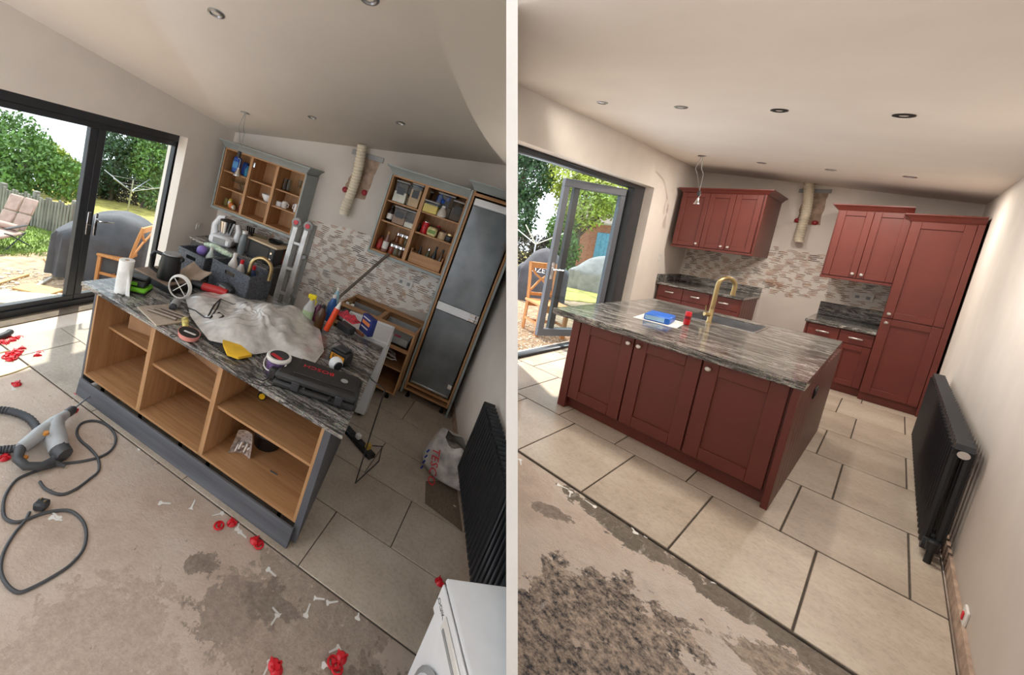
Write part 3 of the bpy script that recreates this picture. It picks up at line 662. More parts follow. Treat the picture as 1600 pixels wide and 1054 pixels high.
# corner base unit with three drawers
bl = thing('base_cabinet', 'oxblood red base cabinet with three drawers in the far left corner', 'cabinet', (-2.13, 5.36, 0)); lw = 1.085
part('body', g().box(0, lw - .02, .02, Y2 - 5.36, .1, .93), RED, bl); part('plinth', g().box(0, lw, .06, .9, 0, .1), RED, bl)
for k in range(3):
    x = .006 + k * .355; slabdoor(.35, .19, bl, (x, .02, .735)); shaker('door', .35, .60, bl, (x, .02, .125), fr_=.07)
part('end_panel', g().box(lw - .02, lw, 0, Y2 - 5.36, 0, .93), RED, bl)
for k in range(6): part('plank', g().box(lw, lw + .006, .01 + k * .17, .172 + k * .17, 0, .93, .003), RED, bl)
solo('worktop', g().box(-2.15, -1.02, 5.32, Y2, .932, .972, .004), GRANITE, 'granite worktop in the far left corner of the red kitchen', 'worktop')
solo('upstand', g().box(-2.14, -1.02, Y2 - .03, Y2 - .006, .973, 1.10, .003), GRANITE, 'granite upstand along the back wall of the far left corner worktop', 'upstand')
solo('upstand', g().box(-2.165, -2.142, 5.33, Y2 - .006, .973, 1.10, .003), GRANITE, 'short granite upstand against the left wall in the corner', 'upstand')
# base unit between washing gap and larder
bm_ = thing('base_cabinet', 'oxblood red base cabinet with two drawers beside the tall larder', 'cabinet', (-.345, 5.38, 0)); mw_ = TX0 + .345 - .002
part('body', g().box(0, mw_, .02, Y2 - 5.38, .1, .82), RED, bm_); part('plinth', g().box(0, mw_, .05, .9, 0, .1), RED, bm_)
for k in range(2):
    x = .008 + k * .286; slabdoor(.28, .16, bm_, (x, .02, .65)); shaker('door', .28, .53, bm_, (x, .02, .11), fr_=.065)
part('end_panel', g().box(-.018, 0, 0, Y2 - 5.38, 0, .82), RED, bm_)
solo('worktop', g().box(-.375, TX0 - .002, 5.35, Y2, .822, .862, .004), GRANITE, 'small granite worktop beside the tall red larder', 'worktop')
solo('upstand', g().box(-.36, TX0 - .002, Y2 - .03, Y2 - .006, .863, 1.06, .003), GRANITE, 'granite upstand behind the worktop beside the red larder', 'upstand')
RM = ROOM_L
# ================================================================ fittings shared by both rooms
def ceil_pt(u, v):
    # a pixel on the sloping ceiling of the current room
    r = RM.R.transposed() @ Vector(((u - PPX) / FPX, (v - PPY) / FPX, 1.0)); H = HL if RM is ROOM_L else HR
    n = Vector((-(H(1, 0) - H(0, 0)), -(H(0, 1) - H(0, 0)), 1)); d = Vector((0, 0, H(0, 0)))
    return RM.c + r * ((d - RM.c).dot(n) / r.dot(n))
def ceil_rot(): 
    H = HL if RM is ROOM_L else HR
    return Vector((-(H(1, 0) - H(0, 0)), -(H(0, 1) - H(0, 0)), 1)).to_track_quat('Z', 'Y').to_matrix().to_4x4()
LAMP_ON = 0.0
BULB = M('bulb_face', (214, 206, 196), .3, var=.05)
def downlight(u, v, label, dark=False, r=.046, power=0.0, grp=None):
    c = ceil_pt(u, v); t = tag(_new('downlight', None, None, Matrix.Translation(c) @ ceil_rot()), label, 'ceiling light', grp)
    part('bezel', g().lathe([(r, -.001), (r, -.006), (r * .72, -.010), (r * .70, .004)], n=24), BLACK if dark else STEEL, t)
    part('reflector', g().lathe([(r * .70, -.004), (r * .45, .03)], n=20), CHROME, t)
    part('bulb', g().lathe([(r * .46, -.002), (r * .40, -.005), (1e-6, -.006)], n=16), BULB, t)
    if power:  # area light added to brighten the room; the fittings themselves look unlit
        ld = bpy.data.lights.new('downlight_fill', 'AREA'); ld.shape = 'DISK'; ld.size = r * 1.6; ld.energy = power; ld.color = (1.0, .92, .82)
        lo = bpy.data.objects.new('downlight_fill', ld); COL.objects.link(lo); lo.parent = t; lo.location = (0, 0, -.014)
    return t
def hanging_lamp(u0, v0, pts, label):
    c = ceil_pt(u0, v0); t = thing('hanging_lamp', label, 'lamp', c)
    part('ceiling_plate', g().lathe([(.05, -.001), (.05, -.006), (.02, -.008)], n=20), STEEL, t)
    d = [Vector(p) - c for p in pts]; m = d[0] * .5
    part('wire', g().tube([(0, 0, 0), Vector((-.05, 0, m.z * .6)) + m * .2, m + Vector((-.04, 0, 0)), d[0]], .0045, 6), GREYP, t)
    part('wire', g().tube([(.01, 0, 0), Vector((.02, 0, m.z * .6)) + m * .2, m + Vector((.03, 0, 0)), d[0]], .0045, 6), GREYP, t)
    part('connector', g().cb(d[0] + Vector((0, 0, -.04)), (.04, .035, .075), .006), CHARCOAL, t)
    part('lead', g().tube([d[0] + Vector((0, 0, -.08)), d[0] * .5 + d[1] * .5 + Vector((.02, 0, 0)), d[1]], .006, 6), GREYP, t)
    part('bulb', g().lathe([(1e-6, .0), (.014, .0), (.02, -.03), (.036, -.075), (.045, -.09), (.045, -.097), (.03, -.1), (1e-6, -.095)], d[1], 18), CHROME, t)
def duct(label, p0, p1, r, back, bar0, bar1, caps, yw):
    t = thing('vent_duct', label, 'duct', p1)
    a, b = Vector(p0) - Vector(p1), Vector((0, 0, 0)); pts = []; rad = []; n = 46
    for i in range(n + 1):
        k = i / n; p = a.lerp(b, k); p.y += .03 * math.sin(k * 3.0); p.x += .02 * math.sin(k * 4); pts.append(p); rad.append(r * (1.0 if i % 2 else .86))
    part('hose', g().tube(pts, rad, 16), M('ivory_hose', (226, 214, 192), .55, var=.05), t)
    part('end_collar', g().lathe([(r * .95, 0), (r * .95, .03)], (0, 0, -.02), 16), M('ivory_hose', (226, 214, 192)), t)
    bx = part('bracket', g().box(bar0[0], bar1[0], yw - .02, yw - .005, bar0[1] - .03, bar0[1] + .03, .003), GREYP, back)
    for (x, z) in caps: part('red_cap', g().lathe([(.035, 0), (.035, .02), (.02, .03), (1e-6, .03)], (x, yw - .004, z), 14, M=Matrix.Rotation(math.pi / 2, 4, 'X')), M('dark_red_cap', (150, 26, 34), .4), back)
    return t
def socket(label, c, axis, w=.15, h=.09, red=False, name='wall_socket'):
    # axis: 'x' plate faces +x, '-x' faces -x, '-y' faces -y
    rz = {'-y': 0, 'x': math.pi / 2, '-x': -math.pi / 2}[axis]
    t = thing(name, label, 'socket', c, rz)
    part('plate', g().box(-w / 2, w / 2, -.01, 0, -h / 2, h / 2, .003), WHITEP, t)
    if w > .12:
        for k in (-1, 1): part('outlet', g().box(k * w * .25 - .02, k * w * .25 + .02, -.012, -.01, -.025, .015, .001), GREYP, t)
    part('rocker', g().box(-.012, .012, -.015, -.01, -.016, .02, .002), REDP if red else WHITEP, t)
    return t
def radiator(label, p0, p1, z0, z1, n, depth, mat, name='column_radiator', valve=True):
    a, b = Vector((p0[0], p0[1], 0)), Vector((p1[0], p1[1], 0)); L = (b - a).length
    t = thing(name, label, 'radiator', (a.x, a.y, z0), math.atan2(b.y - a.y, b.x - a.x)); H = z1 - z0; s = L / n
    r = min(s * .40, .018); q = g()
    for y in (-depth * .32, depth * .32): q.tube([(0, y, .03), (0, y, H - .03)], r, 8)
    q.tube([(0, -depth * .42, .03), (0, depth * .42, .03)], s * .47, 8).tube([(0, -depth * .42, H - .03), (0, depth * .42, H - .03)], s * .47, 8)
    me = mesh('column', q); me.materials.append(mat)
    for k in range(n): part('column', me, mat, t, ((k + .5) * s, 0, 0))
    part('end_cap', g().tube([(-.012, 0, H - .05), (-.001, 0, H - .05)], .022, 12), CHROME, t)
    if valve: part('valve', g().tube([(-.001, 0, .03), (-.04, 0, .03), (-.04, 0, -.06)], .014, 10).lathe([(.022, 0), (.024, .05), (.016, .06)], (-.04, 0, .03), 12), mat, t)
    return t
def lath(name, prof, mat, label, cat, loc, n=18, group=None, **k): return solo(name, g().lathe(prof, n=n), mat, label, cat, loc, group=group, **k)
def bottle(label, loc, r, h, body, cap, neck=.35, cat='bottle', name='bottle', group=None, lab=None, sx=1.0):
    t = thing(name, label, cat, loc, group=group)
    part('body', g().lathe([(r * .9, 0), (r, r * .15), (r, h * (1 - neck)), (r * .45, h * (1 - neck * .45)), (r * .36, h * .9)], n=14, sx=sx), body, t)
    part('cap', g().lathe([(r * .42, h * .88), (r * .42, h), (1e-6, h)], n=12), cap, t)
    if lab: part('label', g().lathe([(r * 1.015, h * .15), (r * 1.015, h * .5)], n=14, sx=sx), lab, t)
    return t
def carton(name, label, cat, loc, d, mat, rz=0, flaps=False, group=None, b=.003, rx=0, ry=0):
    return solo(name, g().box(-d[0] / 2, d[0] / 2, -d[1] / 2, d[1] / 2, 0, d[2], b), mat, label, cat, loc, rz, group, rx, ry)
def col(name, c, r=.5, **k): return M(name, c, r, **k)
TRANSW = M('milky_plastic', (232, 232, 230), .4, var=.05, trans=.35)
CLEAR = glass('clear_plastic', (236, 240, 240), .8)
# ================================================================ FIRST ROOM: fittings
RM = ROOM_L
for u, v, lab, rr in ((338, 20, 'steel ceiling downlight nearest the camera above the doors', .05), (578, -3, 'downlight cut by the top edge of the left picture', .05), (488, 183, 'small ceiling downlight left of the vent duct', .046), (626, 192, 'small ceiling downlight right of the vent duct', .046)):
    downlight(u, v, lab, r=rr, grp=None)
hanging_lamp(383, 176, [at(375, 236, y=3.45), at(373, 262, y=3.45)], 'bare lamp hanging on grey wires before the open crockery cabinet')
p0, p1 = at(566, 226, y=3.93), at(538, 333, y=3.93)
part('bare_patch', rough_poly([(-1.02, 1.98), (-.70, 1.98), (-.66, 2.50), (-.95, 2.50)], YB, .003, 8), PLASTER, wbk)
duct('ivory flexible vent duct hanging from the ceiling between the open cabinets', p0, p1, .062, wbk, (-1.05, 2.50), (-.62, 2.50), [(-1.0, 2.03), (-.74, 2.07)], YB)
c = at(310, 353, x=XL); socket('small white switch plate on the left wall beside the door', (XL, c.y, c.z), 'x', .09, .09)
c = at(633, 441, y=YB); socket('white double socket on the scarred wall under the jar cabinet', (c.x, YB - .006, c.z), '-y', .2, .1)
for u, v in ((590, 452), (651, 475), (565, 448)):
    c = at(u, v, y=YB); part('wall_stain', g().lathe([(.05, 0), (.05, .002), (1e-6, .002)], (c.x, YB, c.z), 9, M=Matrix.Rotation(math.pi / 2, 4, 'X')), PLASTER, wbk)
_ro = -_n * .085
radiator('black column radiator on the right wall of the stripped kitchen', (XRW(1.36) + _ro.x, 1.36 + _ro.y), (XRW(2.62) + _ro.x, 2.62 + _ro.y), .24, .90, 26, .10, RADI)
# ---- loose things on the island top (pixel of the base point, then size)
def top(u, v, dz=0.0): return at(u, v, z=IZ + dz + .001)
c = top(190, 456); t = thing('kitchen_roll', 'white paper towel roll standing upright at the left end of the worktop', 'paper towel', c)
part('paper', g().lathe([(.016, .0), (.050, .0), (.050, .26), (.016, .26), (.016, .0)], n=24), M('tissue_paper', (238, 236, 232), .9, bmp=.1), t)
part('core', g().lathe([(.0155, .002), (.0155, .258)], n=14), CARD, t)
part('loose_sheet', g().grid(lambda u, v: Vector((.048 + .05 * u * (1 - v), -.01 - .012 * math.sin(u * 3), .002 + .22 * v)), 6, 6), MATS['tissue_paper'], t)
LIME = col('lime_green_plastic', (112, 190, 40), .4)
c = top(211, 453); t = thing('battery_charger', 'lime green battery charger with a black battery on the worktop', 'charger', c, math.radians(28))
part('base', g().box(-.10, .10, -.075, .075, .012, .05, .012), LIME, t); part('base_pan', g().box(-.097, .097, -.07, .07, 0, .014, .004), BLACK, t)
bt = part('battery', g().box(-.085, .085, -.06, .06, .051, .105, .01), BLACK, t); part('battery_cap', g().box(-.06, .08, -.045, .045, .105, .122, .008), CHARCOAL, bt); part('battery_label', g().box(-.065, .03, -.0615, -.06, .065, .092, .0005), LIME, bt)
part('cord', g().tube([(0, -.075, .02), (.01, -.11, .004), (-.02, -.15, .004), (-.06, -.14, .004)], .004, 6), CHARCOAL, t)
c = top(250, 441); t = thing('tool_tray', 'black shallow box with a dusty brown lid under the kettle', 'box', c, math.radians(-2))
part('tray', g().box(-.22, .24, -.10, .10, 0, .055, .008), BLACK, t); part('lid', g().box(-.19, .20, -.105, .11, .056, .072, .004), col('dusty_brown', (128, 108, 92), .8), t)
c = top(262, 434, .075); t = thing('kettle', 'black cordless kettle with a side water gauge', 'kettle', c, math.radians(205))
part('body', g().lathe([(.082, 0), (.085, .01), (.082, .12), (.075, .205), (.06, .212)], n=24), BLACK, t); part('lid', g().lathe([(.07, .212), (.062, .222), (1e-6, .224)], n=20), GREYP, t)
part('handle', g().tube([(.07, 0, .19), (.13, 0, .20), (.155, 0, .165), (.14, 0, .06), (.08, 0, .03)], .016, 8), BLACK, t); part('gauge', g().box(.078, .088, -.015, .015, .04, .14, .003), CLEAR, t); part('spout', g().cb((-.075, 0, .185), (.05, .04, .04), .01), BLACK, t)
# crates
CRATE = M('woven_grey_crate', (82, 85, 92), .6, var=.35, sc=70, bmp=.5, bsc=120)
def crate(label, c, rz, d):
    t = thing('storage_crate', label, 'crate', c, rz); x, y, h = d[0] / 2, d[1] / 2, d[2]
    for s in (-1, 1):
        part('side', g().box(s * x - .004, s * x + .004, -y, y, 0, h), CRATE, t)
        part('side', holed(-x, x, -1, 1, -.06, .06, 0, 0, 0, 0) if False else g().box(-x, -.06, s * y - .004, s * y + .004, 0, h).box(.06, x, s * y - .004, s * y + .004, 0, h).box(-.06, .06, s * y - .004, s * y + .004, 0, h - .065).box(-.06, .06, s * y - .004, s * y + .004, h - .03, h), CRATE, t)
        for k in range(int(d[0] / .022)): pass
    part('bottom', g().box(-x, x, -y, y, 0, .006), CRATE, t); part('rim', g().box(-x - .008, x + .008, -y - .008, -y + .006, h, h + .012, .003).box(-x - .008, x + .008, y - .006, y + .008, h, h + .012, .003).box(-x - .008, -x + .006, -y, y, h, h + .012, .003).box(x - .006, x + .008, -y, y, h, h + .012, .003), CRATE, t)
    q = g()
    for j in range(7):
        for k in range(int(d[0] / .03)):
            if (j + k) % 2: q.box(-x + .01 + k * .03, -x + .036 + k * .03, -y - .008, -y - .004, .02 + j * (h - .09) / 7, .02 + (j + .8) * (h - .09) / 7, .001)
    part('weave', q, CRATE, t)
    return t
ca = top(312, 430); crate('grey woven plastic crate at the back of the worktop near the kettle', (ca.x - .06, ca.y + .05, ca.z), math.radians(-4), (.34, .26, .21))
cb_ = top(366, 456); crate('larger grey woven crate with cleaning bottles behind the tap', (cb_.x, cb_.y + .05, cb_.z), math.radians(-6), (.46, .30, .24))
bottle('white cleaner bottle in the larger crate', (cb_.x - .12, cb_.y + .05, cb_.z + .008), .045, .33, WHITEP, WHITEP)
bottle('clear detergent bottle with red top in the larger crate', (cb_.x - .02, cb_.y + .04, cb_.z + .008), .042, .30, col('cloudy_plastic', (196, 190, 184), .4), REDP)
bottle('blue bottle with a red cap in the larger crate', (cb_.x + .13, cb_.y + .02, cb_.z + .008), .04, .30, col('navy_plastic', (40, 60, 110), .4), REDP)
bottle('clear bottle with white cap in the smaller crate', (ca.x + .02, ca.y + .06, ca.z + .008), .04, .28, col('pale_plastic', (200, 210, 204), .4), WHITEP)
solo('cleaning_ball', g().ball((0, 0, .05), .05), col('lilac_plastic', (140, 116, 196), .5), 'lilac bottle top poking out of the smaller crate', 'bottle', (ca.x - .09, ca.y + .06, ca.z + .17))
solo('cloth_roll', g().tube([(-.16, 0, 0), (-.05, .02, .01), (.08, 0, 0), (.17, .02, -.01)], [.02, .03, .03, .02], 10), col('green_white_cloth', (190, 206, 184), .9, var=.3, sc=30), 'rolled green and white packet lying across the crates', 'packet', (ca.x + .0, ca.y + .16, ca.z + .255))
bp_ = [top(277, 425, .06), top(303, 408, .17), top(332, 425, .17), top(300, 446, .03)]
solo('dusty_board', g().grid(lambda u, v: bp_[0].lerp(bp_[1], v).lerp(bp_[3].lerp(bp_[2], v), u) + Vector((0, 0, -.03 * math.sin(math.pi * u))) - bp_[0], 8, 6).grid(lambda u, v: bp_[0].lerp(bp_[1], v).lerp(bp_[3].lerp(bp_[2], v), u) + Vector((0, 0, -.03 * math.sin(math.pi * u) - .008)) - bp_[0], 8, 6), col('dusty_sheet', (150, 130, 112), .85, var=.2), 'curved dusty brown sheet leaning on the crates', 'board', bp_[0])
# cable ring, nozzle, grinder, sander
c = top(277, 466); t = thing('coiled_cable', 'white cable coiled into an upright ring on the worktop', 'cable', c, math.radians(10))
for k in range(3): part('loop', g().tube([(math.cos(a) * (.088 + .005 * k), .008 * k - .01, .1 + math.sin(a) * (.088 + .005 * k)) for a in [2 * math.pi * i / 28 for i in range(28)]], .0055, 6, closed=True), WHITEP, t)
part('tie', g().tube([(-.06, 0, .16), (.06, 0, .04)], .004, 6).tube([(-.05, 0, .05), (.05, 0, .15)], .004, 6), WHITEP, t)
c = top(272, 481); t = thing('air_nozzle', 'grey cylindrical tool head with a dark tip below the cable ring', 'tool', c, math.radians(35))
part('body', g().lathe([(.03, 0), (.03, .09), (.022, .10)], (0, .05, .032), 14, M=Matrix.Rotation(math.pi / 2, 4, 'X')), GREYP, t); part('tip', g().lathe([(.028, 0), (.024, .025), (.01, .03)], (0, -.05, .032), 14, M=Matrix.Rotation(math.pi / 2, 4, 'X')), CHARCOAL, t)
c = top(312, 458); t = thing('angle_grinder', 'red and black angle grinder lying behind the cable ring', 'grinder', (c.x, c.y + .05, c.z), math.radians(14))
part('body', g().tube([(-.02, 0, .05), (.12, 0, .06), (.20, 0, .06)], [.034, .036, .03], 12), col('tool_red', (190, 40, 40), .4), t); part('head', g().tube([(-.13, 0, .045), (-.08, 0, .05), (-.02, 0, .05)], [.03, .036, .034], 12), BLACK, t); part('gear_case', g().cb((-.15, 0, .045), (.06, .06, .05), .01), BRASS, t); part('disc', g().lathe([(.05, 0), (.05, .004)], (-.15, 0, .012), 20), CHARCOAL, t)
c = top(346, 462); t = thing('orbital_sander', 'black and grey power sander in front of the larger crate', 'sander', (c.x, c.y + .02, c.z), math.radians(-10))
part('base', g().box(-.11, .11, -.05, .05, 0, .03, .006), BLACK, t); part('body', g().tube([(-.09, 0, .06), (0, 0, .085), (.09, 0, .065)], [.032, .042, .03], 12), CHARCOAL, t); part('vents', g().box(-.03, .05, -.046, -.036, .06, .1, .003), GREYP, t)
# tile sample with rods
c = top(256, 492); rz_ = math.radians(-16)
t = thing('tile_sample', 'square beige floor tile lying loose on the worktop', 'tile', c, rz_); part('slab', g().box(-.15, .15, -.12, .12, 0, .012, .002), TILE, t)
for k in range(3): solo('metal_rod', g().tube([(-.11, 0, 0), (.11, 0, 0)], .010, 10), col('dull_rod', (146, 132, 120), .5, metal=.4), ('grey rod on the loose tile, rear of three', 'grey rod on the loose tile, middle of three', 'grey rod on the loose tile, front of three')[k], 'rod', Vector(c) + Vector((.04 - .01 * k, .055 - .045 * k, .024)), rz_ + .5)
c = top(289, 507); solo('glue_tube', g().tube([(-.09, .02, .012), (-.03, 0, .022), (.04, -.005, .02), (.09, -.02, .012)], [.008, .024, .022, .006], 10), col('yellow_white_foil', (214, 190, 110), .5, var=.3, sc=30), 'crumpled yellow and white tube beside the loose tile', 'tube', c, math.radians(-35))
c = top(294, 526); t = thing('tool_pouch', 'small oval pouch with pink rim and black lining at the worktop edge', 'pouch', c, math.radians(-20))
part('shell', g().lathe([(.03, 0), (.075, .004), (.082, .035), (.076, .035), (.07, .01), (1e-6, .008)], n=22, sx=1.1, sy=.8), col('pink_rubber', (206, 134, 124), .6), t); part('lining', g().lathe([(.07, .011), (.076, .036)], n=22, sx=1.1, sy=.8), BLACK, t)
part('spirit_level', g().cb((.01, .0, .03), (.09, .02, .016), .003, .5), WHITEP, t); part('key_ring', g().tube([(-.03 + .018 * math.cos(a), -.085 + .018 * math.sin(a), .006) for a in [i * math.pi / 6 for i in range(12)]], .003, 6, closed=True), CHARCOAL, t)
# dust sheet
bd = [(289, 466), (297, 496), (310, 514), (326, 534), (354, 540), (397, 556), (420, 552), (446, 560), (488, 574), (506, 550), (500, 518), (478, 490), (440, 479), (401, 470), (362, 461), (336, 456), (310, 458)]
bw_ = [top(*p) for p in bd]; bc = top(398, 512); NB = len(bw_)
def sheet(u, v):
    k = v * NB; i = int(k) % NB; e = bw_[i].lerp(bw_[(i + 1) % NB], k - int(k)); p = bc.lerp(e, u)
    q = p - bc; h = .115 * (1 - u ** 2.2) * (.75 + .35 * math.sin(q.x * 9 + 1.2) + .22 * math.sin(q.y * 15 + q.x * 6)) + .018 * math.sin(q.x * 31 + q.y * 17) * (1 - u) + .010 * math.sin(q.x * 60 - q.y * 44) * (1 - u * u) + .012
    h += .014 * math.sin(v * 60) * u * (1 - u) * 2 + .022 * (1 - u) * u * 4 * abs(math.sin(q.x * 19 - q.y * 8 + 2 * math.sin(q.y * 9))) ** .6 * .5
    return Vector((q.x, q.y, max(.004, h)))
FILM = M('dust_sheet_film', (226, 222, 218), .22, var=.10, sc=14, bmp=.6, bsc=22, trans=.2, coat=.6)
t = thing('dust_sheet', 'crumpled translucent plastic sheet heaped over the middle of the worktop', 'plastic sheet', bc)
part('film', g().grid(sheet, 26, 110), FILM, t, weld=True, ang=50)
def on_sheet(pts, r, name):
    q = []
    for (u, v) in pts:
        p = top(u, v, .09) - bc; best = min(((sheet(a / 14, b / 60) - Vector((p.x, p.y, 0))).xy.length, a, b) for a in range(1, 15) for b in range(60)); z = sheet(best[1] / 14, best[2] / 60).z
        q.append(Vector((p.x, p.y, z + .006)))
    part(name, g().tube(q, r, 6), BLACK, t)
on_sheet([(327, 486), (335, 474), (346, 462), (340, 478), (330, 490), (343, 484), (350, 490), (344, 494)], .007, 'strap')
on_sheet([(293, 466), (308, 474), (322, 486), (330, 490)], .004, 'seam'); on_sheet([(346, 462), (366, 468), (384, 472), (402, 468), (410, 480), (424, 484)], .003, 'seam')
# trowel and yellow pad
c0, c1_ = top(310, 523), top(366, 563); dv = c1_ - c0
t = thing('notched_trowel', 'black notched trowel sticking out from under the plastic sheet', 'trowel', c0, math.atan2(dv.y, dv.x)); L_ = dv.length
part('blade', g().box(0, L_, .01, .10, 0, .006, .002), CHARCOAL, t)
for k in range(16): part('tooth', g().box(L_ * (k + .15) / 16, L_ * (k + .6) / 16, -.008, .012, 0, .006), CHARCOAL, t)
c = top(358, 545); solo('sponge_float', g().prism([(-.17, .05), (-.02, .07), (.16, .06), (.15, -.04), (.08, -.075), (-.03, -.03)], 0, .018, Matrix.Translation((0, 0, .012))), col('yellow_foam', (232, 184, 48), .8), 'yellow sponge pad lying on the notched trowel', 'sponge', c, math.radians(-14))
# tub
c = top(426, 586); t = thing('plastic_tub', 'small white lidded tub with purple label beside the tool case', 'tub', (c.x - .01, c.y + .04, c.z), math.radians(-10))
part('body', g().lathe([(.062, 0), (.074, .11)], n=24), col('purple_label_tub', (92, 70, 110), .4, var=.5, sc=22), t); part('lid', g().lathe([(.08, .105), (.082, .118), (.076, .126), (1e-6, .124)], n=24), WHITEP, t)
part('lid_print', g().lathe([(.062, .1262), (.062, .127), (1e-6, .127)], n=22), CHARCOAL, t); part('lid_band', g().box(-.04, .045, -.045, -.015, .127, .1278), REDP, t); part('handle', g().tube([(.08 * math.cos(a), .08 * math.sin(a) - .01, .10 - .05 * math.sin(-a)) for a in [-math.pi * i / 12 for i in range(13)]], .004, 6), WHITEP, t)
# tool case
A_, B_ = at(428, 590, z=.93), at(541, 628, z=.93); dv = B_ - A_
t = thing('tool_case', 'black hard tool case with red lettering on the right end of the worktop', 'tool case', (A_.x, A_.y, IZ - .005), math.atan2(dv.y, dv.x)); L_ = .53; Wc = .25
CASE = col('case_black', (44, 42, 42), .55, var=.12)
part('base', g().box(0, L_, -.02, Wc, .0, .045, .014), CASE, t); lid = part('lid', g().box(0, L_, -.02, Wc, .048, .10, .018), CASE, t)
part('lid_panel', g().box(.10, L_ - .03, .035, Wc - .02, .10, .108, .006), CASE, lid)
part('latch', g().box(.12, .17, -.032, -.018, .02, .08, .004), CHARCOAL, t); part('latch', g().box(.40, .45, -.032, -.018, .02, .08, .004), CHARCOAL, t)
part('handle', g().tube([(.20, -.02, .05), (.21, -.05, .05), (.36, -.05, .05), (.37, -.02, .05)], .013, 8), CASE, t)
for k in range(9): part('end_rib', g().box(L_ - .004, L_ + .008, k * .026 - .005, k * .026 + .010, .01, .09, .003), CASE, t)
part('end_block', g().box(-.05, .004, .02, .2, .01, .085, .01), CASE, t)
lettering('BOSCH', .052, REDP, lid, (.24, .15, .1085), math.pi, sx=1.25); part('badge', g().lathe([(.024, .108), (.024, .110), (.018, .1105), (.018, .109)], (.42, .12, 0), 20), GREYP, lid)
# battery box, camera, knife
c = top(530, 565); t = thing('battery_box', 'black power tool battery with an orange label on the worktop', 'battery', c, math.radians(-8))
part('body', g().box(-.075, .075, -.055, .06, 0, .10, .010), BLACK, t); part('top_rail', g().box(-.05, .05, -.04, .05, .10, .116, .004), CHARCOAL, t); lb_ = part('label', g().box(-.06, .06, -.057, -.055, .02, .075, .0004), col('amber_label', (226, 150, 30), .5), t)
lettering('EX', .05, BLACK, t, (-.01, -.0575, .05), rx=math.pi / 2, depth=.0004, sx=1.2)
c = top(519, 586); t = thing('baby_camera', 'white ball shaped security camera standing behind the tool case', 'camera', c, math.radians(-30))
part('stand', g().lathe([(.045, 0), (.045, .015), (.03, .05), (.026, .06)], n=20), WHITE, t); part('head', g().ball((0, 0, .092), .05, 20, 14), WHITE, t); part('lens', g().lathe([(.03, 0), (.034, .012), (.02, .016), (1e-6, .012)], (.036, -.012, .098), 18, M=Matrix.Rotation(math.pi / 2, 4, 'Y')), BLACK, t)
c = top(540, 601); solo('utility_knife', g().tube([(-.05, 0, .018), (.0, 0, .02), (.07, .0, .018)], [.012, .018, .02], 8), col('safety_yellow', (240, 186, 20), .45), 'yellow utility knife lying behind the tool case', 'knife', c, math.radians(-28))
# sealant tube, bottles, boxes at the back right
c = top(508, 519); d_ = Vector((.03, .05, .25)).normalized()
t = thing('sealant_tube', 'orange sealant cartridge leaning among the bottles', 'tube', c); part('barrel', g().tube([(0, 0, .022), d_ * .235], .026, 14), col('signal_orange', (236, 74, 22), .4), t); part('nozzle', g().tube([d_ * .235, d_ * .27, d_ * .30], [.024, .014, .008], 10), WHITEP, t)
c = top(478, 500); t = thing('spray_bottle', 'white spray bottle with a yellow trigger head', 'spray bottle', c, math.radians(20))
part('body', g().lathe([(.045, 0), (.047, .01), (.046, .12), (.02, .18), (.016, .2)], n=18, sx=1.1, sy=.8), TRANSW, t); part('head', g().cb((-.0, 0, .232), (.075, .03, .04), .008).tube([(0, 0, .2), (0, 0, .22)], .018, 10), col('yellow_trigger', (240, 214, 30), .4), t); part('trigger', g().tube([(.03, 0, .22), (.045, 0, .19), (.04, 0, .165)], .006, 6), MATS['yellow_trigger'], t); part('label', g().lathe([(.048, .02), (.047, .1)], n=18, sx=1.1, sy=.8), col('pale_green_label', (200, 222, 180), .6), t)
bottle('amber brown bottle with a black pump beside the spray bottle', top(496, 512), .042, .22, col('amber_glass', (84, 52, 26), .2), BLACK)
bottle('blue chemical bottle with a white cap at the back of the worktop', top(512, 500), .042, .26, col('blue_bottle', (34, 84, 150), .35), WHITEP)
bottle('tall pale blue spray can behind the amber bottle', top(518, 488), .033, .27, col('pale_blue_can', (150, 190, 206), .35), WHITEP)
bottle('dark pink labelled can beside the spray bottle', top(492, 502), .035, .20, col('plum_can', (96, 36, 66), .35), GREYP)
c = top(541, 505); solo('net_bag', g().grid(lambda u, v: Vector(((u - .5) * .26, (v - .5) * .14, .012 + .05 * math.sin(math.pi * u) * math.sin(math.pi * v) * (1 + .4 * math.sin(u * 14 + v * 6)))), 14, 10), col('red_net', (214, 60, 76), .7, var=.4, sc=50), 'crumpled red and white net bag at the back of the worktop', 'bag', (c.x, c.y, c.z + .05), math.radians(-20))
c = top(539, 516); carton('small_box', 'small black box under the red net bag', 'box', c, (.16, .09, .06), CHARCOAL, math.radians(-20))
c = top(571, 520); t = thing('adhesive_box', 'dark blue printed adhesive box standing at the back edge', 'box', c, math.radians(-35)); NAVY = col('navy_card', (40, 52, 124), .5)
part('carton', g().box(-.08, .08, -.03, .03, 0, .17, .003), NAVY, t); part('print_band', g().box(-.06, .06, -.0315, -.03, .085, .12, .0004), col('print_orange', (236, 140, 80), .5), t)
for z in (.05, .14): part('print_line', g().box(-.06, .05, -.0312, -.03, z, z + .012, .0003), WHITEP, t)
c = top(553, 517); t = thing('caulk_gun', 'brown handled screwdriver lying beside the blue box', 'screwdriver', c, math.radians(-28)); part('handle', g().tube([(.02, 0, .02), (.06, 0, .022), (.13, 0, .022)], [.014, .02, .016], 10), col('bronze_handle', (110, 66, 42), .4), t); part('shaft', g().tube([(-.14, 0, .012), (.02, 0, .018)], .005, 8), CHROME, t)
